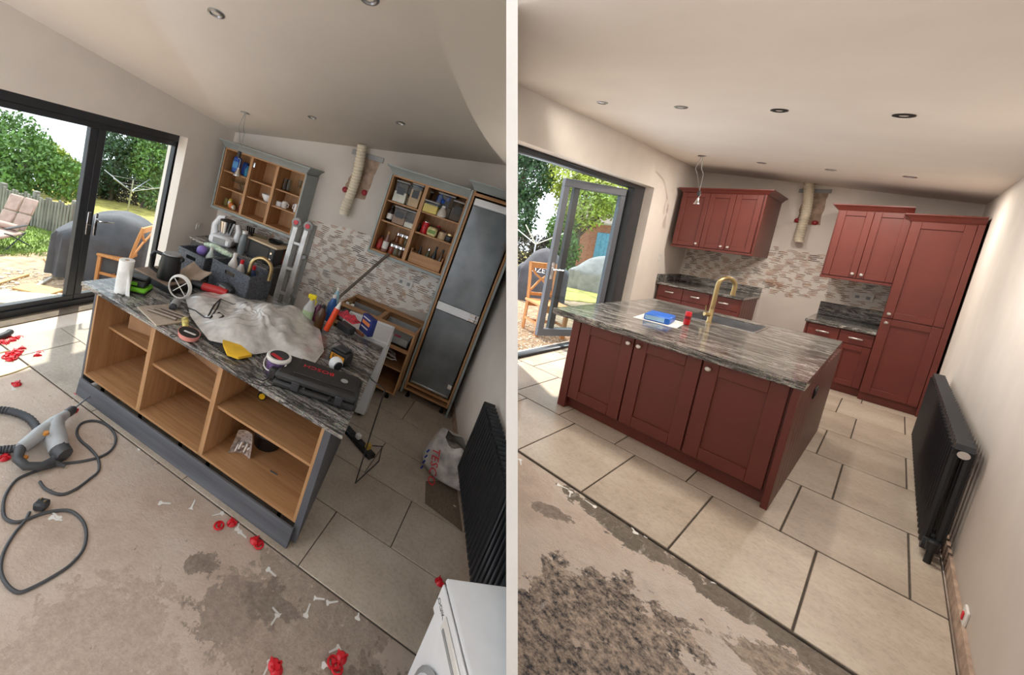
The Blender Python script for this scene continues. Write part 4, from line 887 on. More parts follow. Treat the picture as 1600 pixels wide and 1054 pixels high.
wq = [top(u, v, .004) for u, v in ((398, 571), (408, 578), (420, 588), (410, 594), (394, 588), (386, 594), (400, 600), (418, 603), (432, 600))]
def _sm(P, n=5):
    out = []
    for i in range(len(P) - 1):
        a, b, c_, d = P[max(i - 1, 0)], P[i], P[i + 1], P[min(i + 2, len(P) - 1)]
        out += [.5 * ((2 * b) + (c_ - a) * t_ + (2 * a - 5 * b + 4 * c_ - d) * t_ ** 2 + (3 * b - a - 3 * c_ + d) * t_ ** 3) for t_ in [k / n for k in range(n)]]
    return out + [P[-1]]
solo('loose_wire', g().tube([p - wq[0] for p in _sm(wq)], .003, 6), BLACK, 'thin black wire tangled at the worktop edge before the tub', 'wire', wq[0])
# power lead from the worktop to the strip on the floor
c = at(560, 690, z=.02); q0 = top(548, 570, .02); q1 = top(575, 590, .01)
t = thing('power_strip', 'black power strip with plugs lying beside the island end', 'power strip', (c.x, c.y, 0.0), math.radians(-28))
part('body', g().box(-.20, .20, -.04, .04, 0, .04, .006), BLACK, t)
for k in range(4): part('outlet', g().box(-.16 + .09 * k, -.10 + .09 * k, -.025, .025, .04, .043, .001), CHARCOAL, t)
part('plug', g().cb((.12, 0, .07), (.05, .045, .05), .008), col('ochre_plug', (206, 170, 70), .5), t); part('plug', g().cb((-.02, 0, .065), (.05, .045, .045), .008), WHITEP, t)
e0 = isl_pt(ILEN + .09, .6, .86); e1 = at(598, 640, z=.35); e2 = at(592, 720, z=.006)
solo('power_lead', g().tube([q0, (q0 + q1) / 2 + Vector((.05, 0, .02)), q1 + Vector((.03, 0, .0)), isl_pt(ILEN + .085, .58, .90), isl_pt(ILEN + .11, .5, .6), isl_pt(ILEN + .14, .42, .25), Vector((e2.x, e2.y, .006)), Vector((c.x + .2, c.y + .12, .006)), Vector((c.x + .1, c.y + .03, .02))], .005, 6), BLACK, 'thin black lead running from the battery over the worktop edge', 'cable')
# things inside the island bays
c = isl_pt(.30, .34, .539); t = thing('cardboard_box', 'brown cardboard box tilted on the shelf of the first bay', 'box', c, IYAW + .25); part('carton', g().box(-.19, .19, -.09, .09, 0, .17, .003), CARD, t); part('label', g().box(.09, .15, -.0915, -.09, .02, .08, .0004), GREYP, t); part('print', g().box(.03, .16, -.0912, -.09, .12, .135, .0003), CHARCOAL, t)
c = isl_pt(D1 + .28, .42, .549); t = thing('cardboard_box', 'plain brown cardboard box in the middle bay', 'box', c, IYAW - .15); part('carton', g().box(-.15, .15, -.13, .13, 0, .22, .003), CARD, t); part('print', g().box(-.04, .05, -.1312, -.13, .13, .14, .0003), CHARCOAL, t)
c = isl_pt(D1 + .08, .42, .549); carton('cardboard_box', 'thin pale box standing left in the middle bay', 'box', c, (.09, .2, .17), col('pale_card', (196, 158, 128), .8), IYAW)
c = isl_pt(D2 - .14, .40, .549); t = thing('white_carton', 'white printed carton in the right of the middle bay', 'box', c, IYAW); part('carton', g().box(-.07, .07, -.12, .12, 0, .16, .003), col('white_card', (214, 204, 198), .7), t); part('print', g().box(-.03, .04, -.1212, -.12, .04, .11, .0003), col('maroon_print', (90, 30, 40), .6), t)
c = isl_pt(D2 + .17, .30, .539); t = thing('tape_measure', 'black and yellow tape measure on the right bay shelf', 'tape measure', c, .4); part('case', g().lathe([(.03, 0), (.034, .008), (.034, .032), (.03, .04)], (0, .02, .035), 16, M=Matrix.Rotation(math.pi / 2, 4, 'X')), BLACK, t); part('face', g().lathe([(.022, 0), (.022, .003), (1e-6, .003)], (0, -.02, .035), 16, M=Matrix.Rotation(math.pi / 2, 4, 'X')), col('safety_yellow', (240, 186, 20)), t)
c = isl_pt(D2 + .26, .40, ZB + .019); t = thing('bucket', 'black plastic bucket at the back of the right bay', 'bucket', c); part('body', g().lathe([(.10, 0), (.125, .17), (.130, .175), (.12, .175), (.095, .01), (1e-6, .01)], n=24), BLACK, t); part('band', g().lathe([(.128, .12), (.131, .125), (.128, .13)], n=24), CHARCOAL, t)
c = isl_pt(D2 + .20, .17, ZB + .019); t = thing('screw_bag', 'clear bag of spare fittings in the right bay', 'bag', c, .3)
part('bag', g().grid(lambda u, v: Vector(((u - .5) * (.16 - .06 * v), .02 * math.sin(3 * v) + .035 * math.sin(math.pi * u) * (1 - v * .5) - .02, .20 * v + .004)), 8, 10), col('bag_film', (150, 138, 134), .3, var=.5, sc=45, trans=.3), t)
for k in range(9): part('fitting', g().tube([(-.04 + .01 * k, .0, .02 + .012 * (k % 5)), (-.03 + .01 * k, .01, .07 + .012 * (k % 4))], .006, 6), CHROME if k % 2 else WHITEP, t)
solo('pencil', g().tube([(-.03, 0, .004), (.03, 0, .004)], .004, 6), CHARCOAL, 'short dark pencil on the floor of the right bay', 'pencil', isl_pt(D2 + .48, .2, ZB + .019))
# ---- ladder and leaning strip
c = at(462, 440, y=3.05); ld_ = thing('step_ladder', 'folded white and grey aluminium ladder standing behind the island', 'ladder', (-.88, 3.05, 0), math.radians(12), rx=math.radians(-3))
ALU = col('aluminium', (206, 204, 202), .4, metal=.4)
for x, y in ((-.10, 0), (.02, 0), (-.08, .10), (.06, .10)): part('rail', g().box(x - .026, x + .026, y - .018, y + .018, .0, 1.62, .004), ALU if y == 0 else GREYP, ld_)
for k in range(5): part('rung', g().box(-.10, .02, -.012, .012, .25 + .28 * k, .28 + .28 * k, .003), ALU, ld_)
for x in (-.10, .03): part('hinge', g().lathe([(.05, 0), (.05, .05), (.03, .06)], (x, .02, 1.60), 16, M=Matrix.Rotation(math.pi / 2, 4, 'X')), GREYP, ld_); part('hinge_button', g().lathe([(.025, 0), (.025, .012), (1e-6, .012)], (x, -.04, 1.60), 14, M=Matrix.Rotation(math.pi / 2, 4, 'X')), REDP, ld_)
for k in range(3): part('brace', g().box(.03, .09, .0, .10, .35 + .45 * k, .39 + .45 * k, .004), GREYP, ld_)
a_, b_ = at(526, 468, y=3.42), at(608, 396, y=3.70); dv = b_ - a_; a2 = a_ - dv * (a_.z / dv.z)
solo('edging_strip', g().tube([a2 - a2 + Vector((0, 0, .01)), b_ - a2], .018, 4), col('bronze_strip', (84, 72, 62), .5, metal=.3), 'long dark edging strip leaning against the jar cabinet', 'strip', a2)
# ---- things on the far worktop
WZ = .873
def far(u, v): return at(u, v, z=WZ)
c = Vector((-2.28, 3.66, WZ)); t = thing('food_processor', 'white food processor with a steel jug in the far corner', 'food processor', c, math.radians(15))
part('base', g().box(-.15, .15, -.14, .14, 0, .12, .03), WHITE, t); part('arch', g().tube([(-.15, .02, .08), (-.17, .02, .22), (-.12, .02, .33), (-.05, .02, .34)], [.05, .04, .035, .03], 10).tube([(.15, .02, .08), (.16, .02, .22), (.12, .02, .30)], [.05, .04, .03], 10), WHITE, t); part('jug', g().lathe([(.06, .10), (.075, .14), (.10, .30), (.102, .31), (.095, .31), (.05, .12)], n=22), CHROME, t); part('lid', g().lathe([(.098, .31), (.09, .325), (.04, .335), (1e-6, .34)], n=20), BLACK, t); part('screen', g().box(-.08, .08, -.145, -.139, .03, .10, .002), GREYP, t)
c = Vector((-2.02, 3.80, WZ)); t = thing('knife_block', 'dark knife block behind the food processor', 'knife block', c, .2); part('block', g().box(-.06, .06, -.08, .08, 0, .24, .008), col('dark_walnut', (70, 54, 44), .5), t)
for k in range(4): part('knife_handle', g().tube([(-.04 + .027 * k, 0, .24), (-.045 + .03 * k, -.02, .32)], .011, 8), BLACK, t)
c = Vector((-1.93, 3.58, WZ)); t = thing('blender_bottle', 'clear grey blender jar standing by the microwave', 'blender', c); part('jar', g().lathe([(.04, 0), (.05, .05), (.045, .20), (.03, .27)], n=16), col('smoky_jar', (150, 156, 160), .2, trans=.4), t); part('lid', g().lathe([(.034, .265), (.034, .30), (1e-6, .30)], n=14), WHITEP, t)
c = Vector((-1.66, 3.78, WZ)); t = thing('mini_oven', 'black countertop oven under a wooden board', 'oven', c, -.05); part('body', g().box(-.22, .20, -.17, .17, 0, .22, .01), CHARCOAL, t); part('door', g().box(-.20, .12, -.176, -.17, .02, .20, .003), BLACK, t)
for k in range(2): part('knob', g().lathe([(.016, 0), (.014, .016), (1e-6, .016)], (.16, -.17, .07 + .08 * k), 12, M=Matrix.Rotation(math.pi / 2, 4, 'X')), CHROME, t)
solo('chopping_board', g().box(-.23, .23, -.16, .14, 0, .022, .004), mat_wood('pale_board', (206, 180, 146), (228, 206, 176)), 'pale wooden board lying on the black countertop oven', 'board', (-1.66, 3.75, WZ + .221), -.05)
solo('frying_pan', g().lathe([(.05, 0), (.085, .006), (.095, .035), (.089, .035), (.08, .012), (1e-6, .01)], n=20).tube([(.09, 0, .03), (.22, .03, .045)], .01, 8), BLACK, 'small black pan on the pale wooden board', 'pan', (-1.60, 3.77, WZ + .244))
solo('glasses_case', g().tube([(-.09, 0, .018), (.09, .01, .018)], .018, 8), col('olive_case', (96, 86, 60), .7), 'olive roll lying on the pale wooden board', 'pouch', (-1.82, 3.74, WZ + .244), .3)
t = thing('book_stand', 'reddish wooden stand leaning right of the countertop oven', 'stand', (-1.40 - .02, 3.86, WZ), -.2); part('prop', g().box(-.012, .012, -.08, .08, 0, .24, .003), col('cherry_wood', (140, 78, 52), .5), t, ry=-.25); part('prop', g().box(-.012, .012, -.08, .08, 0, .20, .003), MATS['cherry_wood'], t, (-.05, 0, 0), ry=.2)
bottle('white squeezy bottle on the shelf of the dark base cabinet', (-1.58, 3.62, .62), .032, .16, WHITEP, WHITEP)
bottle('dark jar on the shelf of the dark base cabinet', (-1.78, 3.62, .62), .04, .12, col('dark_jar', (60, 44, 40), .4), CHARCOAL, cat='jar', name='jar')
solo('red_packet', g().box(-.06, .06, -.04, .04, 0, .16, .012), col('brick_red_pack', (150, 60, 50), .6), 'red packet between the blender jar and the oven', 'packet', (-1.84 - .1, 3.86, WZ), .3)
carton('recipe_tin', 'dark rectangular tin at the left end of the far worktop', 'tin', (-2.50, 3.80, WZ), (.13, .1, .09), col('rust_tin', (110, 80, 66), .5))
# ================================================================ contents of the open cabinets (first room)
RM = ROOM_L
Y1 = 3.76 + .12
def sh1(i, fx, row): # bay index, fraction across the bay, shelf row 0 bottom 1 middle 2 top
    a, b = xs1[i], xs1[i + 1]; return Vector((-2.65 + a + (b - a) * fx, Y1, 1.29 + (.0185, .34 * h1 + .0085, .62 * h1 + .0085)[row]))
BLUEP = col('royal_blue_pack', (34, 84, 176), .4); TEALP = col('teal_bottle', (36, 124, 160), .4)
def pack(label, c, d, mat, rz=0, band=None, cat='packet', name='packet'):
    t = thing(name, label, cat, c, rz); part('pouch', g().box(-d[0] / 2, d[0] / 2, -d[1] / 2, d[1] / 2, 0, d[2], min(d) * .25), mat, t)
    if band: part('print', g().box(-d[0] * .38, d[0] * .38, -d[1] / 2 - .001, -d[1] / 2, d[2] * .3, d[2] * .7, .0003), band, t)
    return t
pack('tall royal blue packet in the top left of the crockery cabinet', sh1(0, .25, 2), (.10, .07, .21), BLUEP, .1, col('sky_print', (90, 160, 220), .5))
pack('smaller blue packet behind the hanging lamp', sh1(0, .50, 2) + V(0, .05, 0), (.09, .06, .17), col('deep_blue_pack', (26, 60, 130), .4), -.2)
bottle('teal spray bottle in the top left of the crockery cabinet', sh1(0, .70, 2), .035, .14, TEALP, TEALP)
bottle('taller teal bottle beside the cabinet divider', sh1(0, .86, 2) + V(0, .04, 0), .038, .19, TEALP, TEALP)
def glassware(label, c, prof, cat='glass', name='drinking_glass'): return solo(name, g().lathe(prof, n=16), CLEAR, label, cat, c)
glassware('glass cake stand in the middle left of the crockery cabinet', sh1(0, .52, 1), [(.05, 0), (.012, .01), (.012, .09), (.10, .11), (.12, .14), (.115, .14), (.09, .115), (1e-6, .1)], 'cake stand', 'cake_stand')
glassware('wide glass bowl beside the glass cake stand', sh1(0, .80, 1), [(.03, 0), (.07, .04), (.09, .10), (.086, .10), (.066, .042), (1e-6, .006)], 'bowl', 'glass_bowl')
_c = [(120, 110, 60), (196, 170, 70), (214, 120, 60), (206, 190, 160), (150, 60, 60), (90, 90, 110)]
for k, (fx, hh, lab) in enumerate(((.12, .11, 'olive condiment packet at the far left of the crockery cabinet'), (.28, .12, 'yellow condiment packet in the bottom left bay'), (.44, .08, 'orange spice packet in the bottom left bay'), (.56, .06, 'cream spice packet at the front of the bottom left bay'), (.72, .10, 'dark red sauce packet in the bottom left bay'), (.88, .13, 'slate grey box beside the divider in the bottom left bay'))):
    pack(lab, sh1(0, fx, 0) + V(0, -.03 if k in (2, 3) else .03, 0), (.055, .05, hh), col('condiment_%d' % k, _c[k], .5, var=.2, sc=40), .1 * (k % 3 - 1), WHITEP if k in (1, 3) else None)
bottle('slim grey bottle at the back of the bottom left bay', sh1(0, .56, 0) + V(0, .10, 0), .022, .19, GREYP, WHITEP)
lath('serving_bowl', [(.035, 0), (.05, .01), (.085, .07), (.09, .095), (.085, .095), (.078, .07), (.045, .015), (1e-6, .012)], WHITE, 'white china bowl on the middle bay shelf of the crockery cabinet', 'bowl', sh1(1, .72, 1), 24)
for k, fx in enumerate((.2, .34)): glassware(('tall clear glass at the left of the top right bay', 'clear glass with straight sides in the top right bay')[k], sh1(2, fx, 2), [(.028, 0), (.034, .15), (.032, .15), (.026, .006), (1e-6, .005)])
glassware('slender flute glass at the right of the top right bay', sh1(2, .74, 2), [(.03, 0), (.006, .008), (.006, .06), (.028, .10), (.03, .19), (.028, .19), (1e-6, .07)])
glassware('second flute glass at the right of the top right bay', sh1(2, .86, 2), [(.03, 0), (.006, .008), (.006, .06), (.028, .10), (.03, .19), (.028, .19), (1e-6, .07)])
glassware('single tumbler in the top of the middle bay', sh1(1, .85, 2) + V(0, .05, 0), [(.028, 0), (.034, .11), (.032, .11), (.026, .006), (1e-6, .005)])
def mug(label, c, r, h, mat, rz=0):
    t = thing('mug', label, 'mug', c, rz); part('cup', g().lathe([(r * .9, 0), (r, .01), (r, h), (r * .92, h), (r * .88, .012), (1e-6, .01)], n=18), mat, t); part('handle', g().tube([(r * .95, 0, h * .8), (r * 1.6, 0, h * .75), (r * 1.6, 0, h * .35), (r * .95, 0, h * .25)], .006, 6), mat, t)
mug('short white cup at the left of the middle right shelf', sh1(2, .16, 1), .036, .06, WHITE); mug('white patterned mug in the middle right shelf', sh1(2, .38, 1), .036, .085, col('speckled_mug', (216, 210, 204), .4, var=.2, sc=60)); mug('tall white mug at the right of the crockery cabinet', sh1(2, .87, 1), .042, .11, WHITE, math.pi)
# ---- jar cabinet
def sh2(i, fx, row, dy=0.0):
    a, b = xs2[i], xs2[i + 1]; return Vector((-.355 + a + (b - a) * fx, 3.74 + .11 + dy, 1.49 + (.0185, .405 * h2 + .0085, .67 * h2 + .0085)[row]))
def canister(label, c, w, h, fill, level, dark=True, d=None):
    w *= 1.2; h *= 1.08; d = d or w; d = min(d, .17); t = thing('food_canister', label, 'canister', c)
    part('box', g().box(-w / 2, w / 2, -d / 2, d / 2, 0, h, .008), CLEAR, t); part('contents', g().box(-w / 2 + .004, w / 2 - .004, -d / 2 + .004, d / 2 - .004, .004, h * level, .006), fill, t); part('lid', g().box(-w / 2 - .003, w / 2 + .003, -d / 2 - .003, d / 2 + .003, h, h + .018, .005), GREYP, t)
    if dark: part('label', g().box(-w * .28, w * .28, -d / 2 - .002, -d / 2, h * .42, h * .78, .0004), BLACK, t)
FLOUR = col('flour', (226, 216, 200), .9); OATS = col('oats', (196, 156, 108), .9); BROWNF = col('brown_grain', (150, 108, 76), .9); DARKF = col('dark_pasta', (70, 56, 48), .8); YELF = col('yellow_pasta', (226, 190, 60), .7)
canister('clear canister of flour with a black label, top left of the jar cabinet', sh2(0, .30, 2), .13, .21, FLOUR, .55)
canister('clear canister of oats with a black label, top shelf left bay', sh2(0, .74, 2, -.02), .11, .23, OATS, .8)
canister('narrow pale canister behind the oats canister', sh2(0, .58, 2, .05), .09, .21, FLOUR, .4, False)
canister('canister of brown grain with a black label, middle left shelf', sh2(0, .48, 1), .13, .17, BROWNF, .5)
canister('unlabelled pale sugar canister, middle left shelf', sh2(0, .84, 1), .12, .17, FLOUR, .35, False)
bottle('dark soy bottle at the left of the middle shelf', sh2(0, .16, 1), .04, .18, col('soy_dark', (40, 32, 30), .2), BLACK, lab=WHITEP)
canister('tub of yellow pasta on the top right shelf', sh2(1, .24, 2, -.03), .14, .11, YELF, .8, False)
canister('dark canister behind the blue bag on the top right shelf', sh2(1, .50, 2, .06), .16, .22, DARKF, .5)
canister('dark labelled canister at the right of the top shelf', sh2(1, .86, 2, .03), .12, .19, DARKF, .7)
canister('slim grey canister beside the divider, top right shelf', sh2(1, .06, 2, .06), .05, .2, DARKF, .6, False)
c = sh2(1, .52, 2, -.04); t = thing('rice_bag', 'clear bag of rice tied with a blue clip on the top right shelf', 'bag', c); part('bag', g().lathe([(.05, 0), (.06, .02), (.05, .06), (.02, .10), (.012, .11)], n=14), col('rice_film', (206, 198, 188), .4), t); part('clip', g().box(-.02, .02, -.01, .01, .10, .125, .004), WHITEP, t)
solo('blue_bag', g().grid(lambda u, v: Vector(((u - .5) * .15, .03 * math.sin(u * 9) - .02, .06 * math.sin(3.1 * v) * (1 + .5 * math.sin(u * 8)) + .03 * v)), 10, 6), BLUEP, 'crumpled blue bag clipped on top of the right canisters', 'bag', sh2(1, .44, 2, .0) + V(0, 0, .145))
_j = [((150, 30, 40), .09), ((200, 190, 110), .09), ((196, 176, 150), .08), ((48, 48, 60), .07)]
bottle('small dark jar beside the divider, middle right shelf', sh2(1, .06, 1), .025, .09, col('jar_dark', (50, 34, 30), .3), BLACK, cat='jar', name='jar')
t = thing('tin', 'red printed drink tin on the middle right shelf', 'tin', sh2(1, .22, 1)); part('can', g().lathe([(.038, 0), (.04, .005), (.04, .125), (.037, .13), (1e-6, .128)], n=20), col('cola_red', (176, 26, 36), .35, var=.4, sc=30), t); part('rim', g().lathe([(.038, .128), (.038, .134), (.034, .134)], n=20), CHROME, t)
pack('cream carton with green print on the middle right shelf', sh2(1, .44, 1, -.03), (.11, .07, .10), col('cream_carton', (206, 196, 140), .6, var=.2, sc=40), 0, col('green_print', (120, 150, 80), .6), 'carton', 'carton')
bottle('jar with a red lid behind the cream carton', sh2(1, .52, 1, .07), .045, .13, col('jar_brown', (120, 70, 50), .3), REDP, .2, 'jar', 'jar')
bottle('glass jar of nuts on the middle right shelf', sh2(1, .70, 1), .05, .10, col('jar_nuts', (190, 164, 130), .3), CHARCOAL, .2, 'jar', 'jar')
t = thing('honey_tub', 'dark tub with a gold lid at the right of the middle shelf', 'jar', sh2(1, .90, 1)); part('tub', g().lathe([(.055, 0), (.06, .01), (.06, .06), (.05, .07)], n=18), BLACK, t); part('lid', g().lathe([(.05, .07), (.05, .09), (1e-6, .092)], n=18), BRASS, t)
_sp = [(120, 70, 40), (150, 100, 60), (90, 80, 50), (60, 50, 40), (140, 60, 40), (110, 100, 80), (80, 60, 40)]
_pos = ['far left', 'left', 'right', 'far right']
for r_, (row, y_, zz) in enumerate((('upper', .09, .13), ('lower', -.02, .0))):
    for k in range(4):
        p = sh2(0, .52 + .145 * k, 0, y_) + V(0, 0, zz); k2 = r_ * 4 + k
        t = thing('spice_jar', 'small spice jar with a silver lid, %s of the %s row' % (_pos[k], row), 'jar', p, group='spice jars in the jar cabinet'); part('glass', g().lathe([(.030, 0), (.032, .005), (.032, .08), (.024, .09)], n=14), col('spice_%d' % (k2 % 7), _sp[k2 % 7], .25), t); part('lid', g().lathe([(.030, .089), (.030, .118), (1e-6, .118)], n=14), CHROME, t)
t = thing('spice_rack', 'stepped wooden rack holding the upper row of spice jars', 'rack', sh2(0, .735, 0, .09)); part('step', g().box(-.15, .15, -.03, .05, .0, .129, .003), col('rack_wood', (120, 86, 56), .6), t)
bottle('red sauce bottle at the bottom left of the jar cabinet', sh2(0, .12, 0), .04, .16, col('chilli_red', (150, 50, 30), .35), col('chilli_cap', (60, 20, 20), .4), lab=col('label_red', (170, 40, 40), .5))
bottle('slim bottle with a cork and pale label, bottom left of the jar cabinet', sh2(0, .31, 0, -.03), .036, .24, col('bottle_rose', (150, 110, 100), .25), col('cork', (170, 130, 90), .8), .6, lab=WHITEP)
t = thing('wooden_crate', 'low wooden crate at the bottom right of the jar cabinet', 'crate', sh2(1, .52, 0, -.02))
for y in (-.05, .05): part('side', g().box(-.19, .19, y - .006, y + .006, 0, .12, .002), OAK_X, t)
for x in (-.184, .184): part('end', g().box(x - .006, x + .006, -.05, .05, 0, .16, .002), OAK_X, t)
for k, (fx, h_, m_) in enumerate(((.30, .20, BLACK), (.52, .21, col('oil_green', (60, 70, 40), .2)), (.68, .26, BLACK), (.86, .25, col('amber_glass', (84, 52, 26), .2)))):
    bottle(('dark bottle standing in the left of the wooden crate', 'green oil bottle in the middle of the wooden crate', 'tall black bottle in the wooden crate', 'amber bottle in the right of the wooden crate')[k], sh2(1, fx, 0, -.02) + V(0, 0, .002), .03, h_, m_, CHROME if k == 1 else BLACK, .5)
bottle('small black bottle beside the wooden crate by the divider', sh2(1, .07, 0, .05), .025, .13, BLACK, CHROME)
# contents of the drawer unit
for k, (cc, lab) in enumerate((((170, 110, 180), 'lilac tea packet in the right drawer of the oak unit'), ((110, 180, 70), 'lime green tea packet in the right drawer of the oak unit'), ((200, 36, 90), 'crimson tea packet in the right drawer of the oak unit'))):
    pack(lab, V(.13 + .10 * k, 3.50, .663), (.08, .04, .085), col('tea_%d' % k, cc, .5), .05, WHITEP)
for k in range(4): solo('cutlery', g().tube([(-.13, 0, .004), (.06, 0, .006), (.13, 0, .008)], [.006, .005, .012], 6), CHROME, 'steel utensil lying in the left drawer of the oak unit', 'utensil', (-.19 + .04 * k, 3.62 + .03 * k, .666 + .012 * k), .3 * k, group='utensils in the left drawer')
t = thing('gas_valve', 'small brass and white valve standing on the oak unit rail', 'valve', (-.30, 3.50, .841)); part('pipe', g().tube([(-.05, 0, .02), (.05, 0, .02)], .014, 10), WHITEP, t); part('tap', g().lathe([(.018, .02), (.018, .05), (.006, .055)], n=12), BRASS, t)
solo('cable_bundle', g().tube([(.1 * math.cos(a * 2.2) * (1 - a * .02), .09 * math.sin(a * 2), .02 + .012 * a) for a in [i * .35 for i in range(26)]], .008, 6), WHITEP, 'bundle of white cable on the lower shelf of the oak unit', 'cable', (.28, 3.66, .377))
# ================================================================ on the floor of the first room
def fl(u, v, z=-.014): return at(u, v, z=z)
GREYD = col('drill_light_grey', (176, 178, 180), .45, var=.08); GREYK = col('drill_dark_grey', (70, 71, 74), .5)
p, q_ = fl(45, 722), fl(112, 655); dv = q_ - p; az = math.atan2(dv.y, dv.x); s_ = dv.length / .40
t = thing('rotary_hammer', 'grey rotary hammer drill with a long bit lying on the bare floor', 'drill', (p.x, p.y, -.012), az)
def sp(*a): return [tuple(c * s_ for c in v_) for v_ in a]
part('motor_housing', g().tube(sp((.06, -.12, .06), (.13, -.06, .07), (.20, .0, .085), (.26, .02, .09)), [.052 * s_, .058 * s_, .056 * s_, .045 * s_], 12), GREYD, t)
part('vent_cap', g().tube(sp((.03, -.17, .055), (.06, -.12, .06)), [.045 * s_, .053 * s_], 10), GREYK, t)
part('barrel', g().tube(sp((.0, .05, .09), (.12, .03, .10), (.26, .02, .09), (.34, .012, .08)), [.035 * s_, .045 * s_, .04 * s_, .03 * s_], 12), GREYD, t)
part('chuck', g().tube(sp((.34, .012, .08), (.36, .01, .078), (.40, .005, .075), (.42, .004, .074)), [.024 * s_, .032 * s_, .03 * s_, .018 * s_], 12), GREYK, t)
part('drill_bit', g().tube(sp((.42, .004, .074), (.66, -.012, .06)), .006 * s_, 8), STEEL, t)
part('handle', g().tube(sp((.0, .05, .09), (-.07, .02, .08), (-.09, -.04, .06), (-.06, -.10, .045), (-.01, -.13, .04)), [.03 * s_, .024 * s_, .024 * s_, .024 * s_, .026 * s_], 10), GREYK, t)
part('handle_bridge', g().tube(sp((-.01, -.13, .04), (.04, -.12, .05)), .024 * s_, 10), GREYK, t); part('trigger', g().cb(Vector((-.045, .0, .07)) * s_, (.03 * s_, .03 * s_, .02 * s_), .004), col('drill_orange', (196, 128, 40), .5), t); part('selector', g().lathe([(.016 * s_, 0), (.014 * s_, .014 * s_), (1e-6, .014 * s_)], Vector((.09, -.02, .13)) * s_, 12), MATS['drill_orange'], t)
part('cord_sleeve', g().tube(sp((-.01, -.14, .035), (-.01, -.20, .018)), [.016 * s_, .008 * s_], 8), GREYK, t)
cable = [(62, 752), (72, 764), (95, 772), (118, 764), (140, 748), (154, 735), (153, 716), (140, 700), (126, 688), (120, 675), (126, 662), (142, 657), (160, 660), (174, 670), (181, 684), (176, 700), (160, 712), (130, 720), (100, 724), (76, 730), (50, 738), (25, 750), (8, 775), (5, 800), (12, 812), (30, 815), (60, 804), (85, 798), (110, 798), (128, 812), (135, 832), (130, 858), (110, 882), (80, 902), (50, 918), (28, 925), (10, 912), (1, 890), (6, 862), (22, 834), (40, 812), (46, 800)]
def smooth(P, n=4):
    P = [Vector(p) for p in P]; out = []
    for i in range(len(P) - 1):
        a, b, c_, d = P[max(i - 1, 0)], P[i], P[i + 1], P[min(i + 2, len(P) - 1)]
        for k in range(n):
            t_ = k / n; out.append(.5 * ((2 * b) + (c_ - a) * t_ + (2 * a - 5 * b + 4 * c_ - d) * t_ ** 2 + (3 * b - a - 3 * c_ + d) * t_ ** 3))
    return out + [P[-1]]
cp = [fl(u, v, -.005) for u, v in cable]; o_ = cp[0]
t = thing('drill_cable', 'grey power cable looping over the bare floor to a black plug', 'cable', o_); part('cord', g().tube([p - o_ for p in smooth(cp)], .0085, 8), GREYK, t)
pl = cp[-1] - o_; part('plug', g().box(-.032, .032, -.028, .028, -.008, .04, .01), CHARCOAL, t, pl + V(.01, .05, 0), .4)
for k in range(2): part('plug_pin', g().cb(pl + V(-.005 + .03 * k, .055, .042), (.006, .012, .014), .001), BRASS, t)
hp = [fl(u, v, .02) for u, v in ((-30, 712), (0, 703), (25, 700), (48, 690), (58, 672), (46, 654), (20, 643), (-5, 640), (-30, 642))]; hs = smooth(hp, 9); o_ = hp[0]
solo('vacuum_hose', g().tube([p - o_ for p in hs], [.026 if i % 2 else .022 for i in range(len(hs))], 12), CHARCOAL, 'black ribbed vacuum hose looping in from the left edge', 'hose', o_)
h2_ = [fl(u, v, .02) for u, v in ((-25, 535), (-5, 528), (10, 522), (16, 518))]; o_ = h2_[0]; solo('vacuum_hose', g().tube([p - o_ for p in smooth(h2_, 6)], .028, 12), CHARCOAL, 'dark hose end lying by the door threshold', 'hose', o_)
p_ = [fl(u, v, -.01) for u, v in ((-8, 590), (20, 582), (45, 572), (66, 560), (60, 545), (30, 545), (-5, 552))]; o_ = p_[0]; solo('tiling_string', g().tube([p - o_ for p in smooth(p_, 6)], .006, 6), col('straw_cord', (190, 172, 130), .8), 'straw coloured cord curving across the bare floor', 'cord', o_)
# red levelling caps and white clips
def cap_mesh():
    q = g().lathe([(.026, 0), (.030, .004), (.024, .016), (.012, .022), (.012, .03), (1e-6, .03)], n=14)
    for k in range(3): a = k * 2.094; q.cb((math.cos(a) * .022, math.sin(a) * .022, .016), (.020, .006, .018), .001, a)
    return q
CAPM = mesh('levelling_cap', cap_mesh()); CAPM.materials.append(REDP)
RINGM = mesh('levelling_cap_ring', g().tube([(.026 * math.cos(a), .026 * math.sin(a), .008) for a in [i * math.pi / 9 for i in range(18)]], .006, 6, closed=True).tube([(-.02, 0, .008), (.02, 0, .008)], .004, 6).lathe([(.010, .002), (.010, .02), (1e-6, .02)], n=10)); RINGM.materials.append(REDP)
CLIPM = mesh('levelling_clip', g().prism([(-.012, -.03), (.012, -.03), (.016, -.018), (.005, -.008), (.004, .04), (-.004, .04), (-.005, -.008), (-.016, -.018)], 0, .003)); CLIPM.materials.append(WHITEP)
caps = [(5, 532), (9, 538), (2, 536), (12, 528), (18, 534), (25, 530), (30, 528), (34, 546), (14, 555), (20, 560), (26, 556), (16, 562), (10, 558), (30, 552), (24, 550), (62, 552), (58, 557), (26, 601), (122, 615), (114, 643), (7, 716), (342, 822), (362, 818), (398, 846), (404, 852), (428, 1040), (432, 1048), (520, 1036), (533, 1028), (686, 910), (526, 1046), (727, 762)]
rnd = random.Random(21)
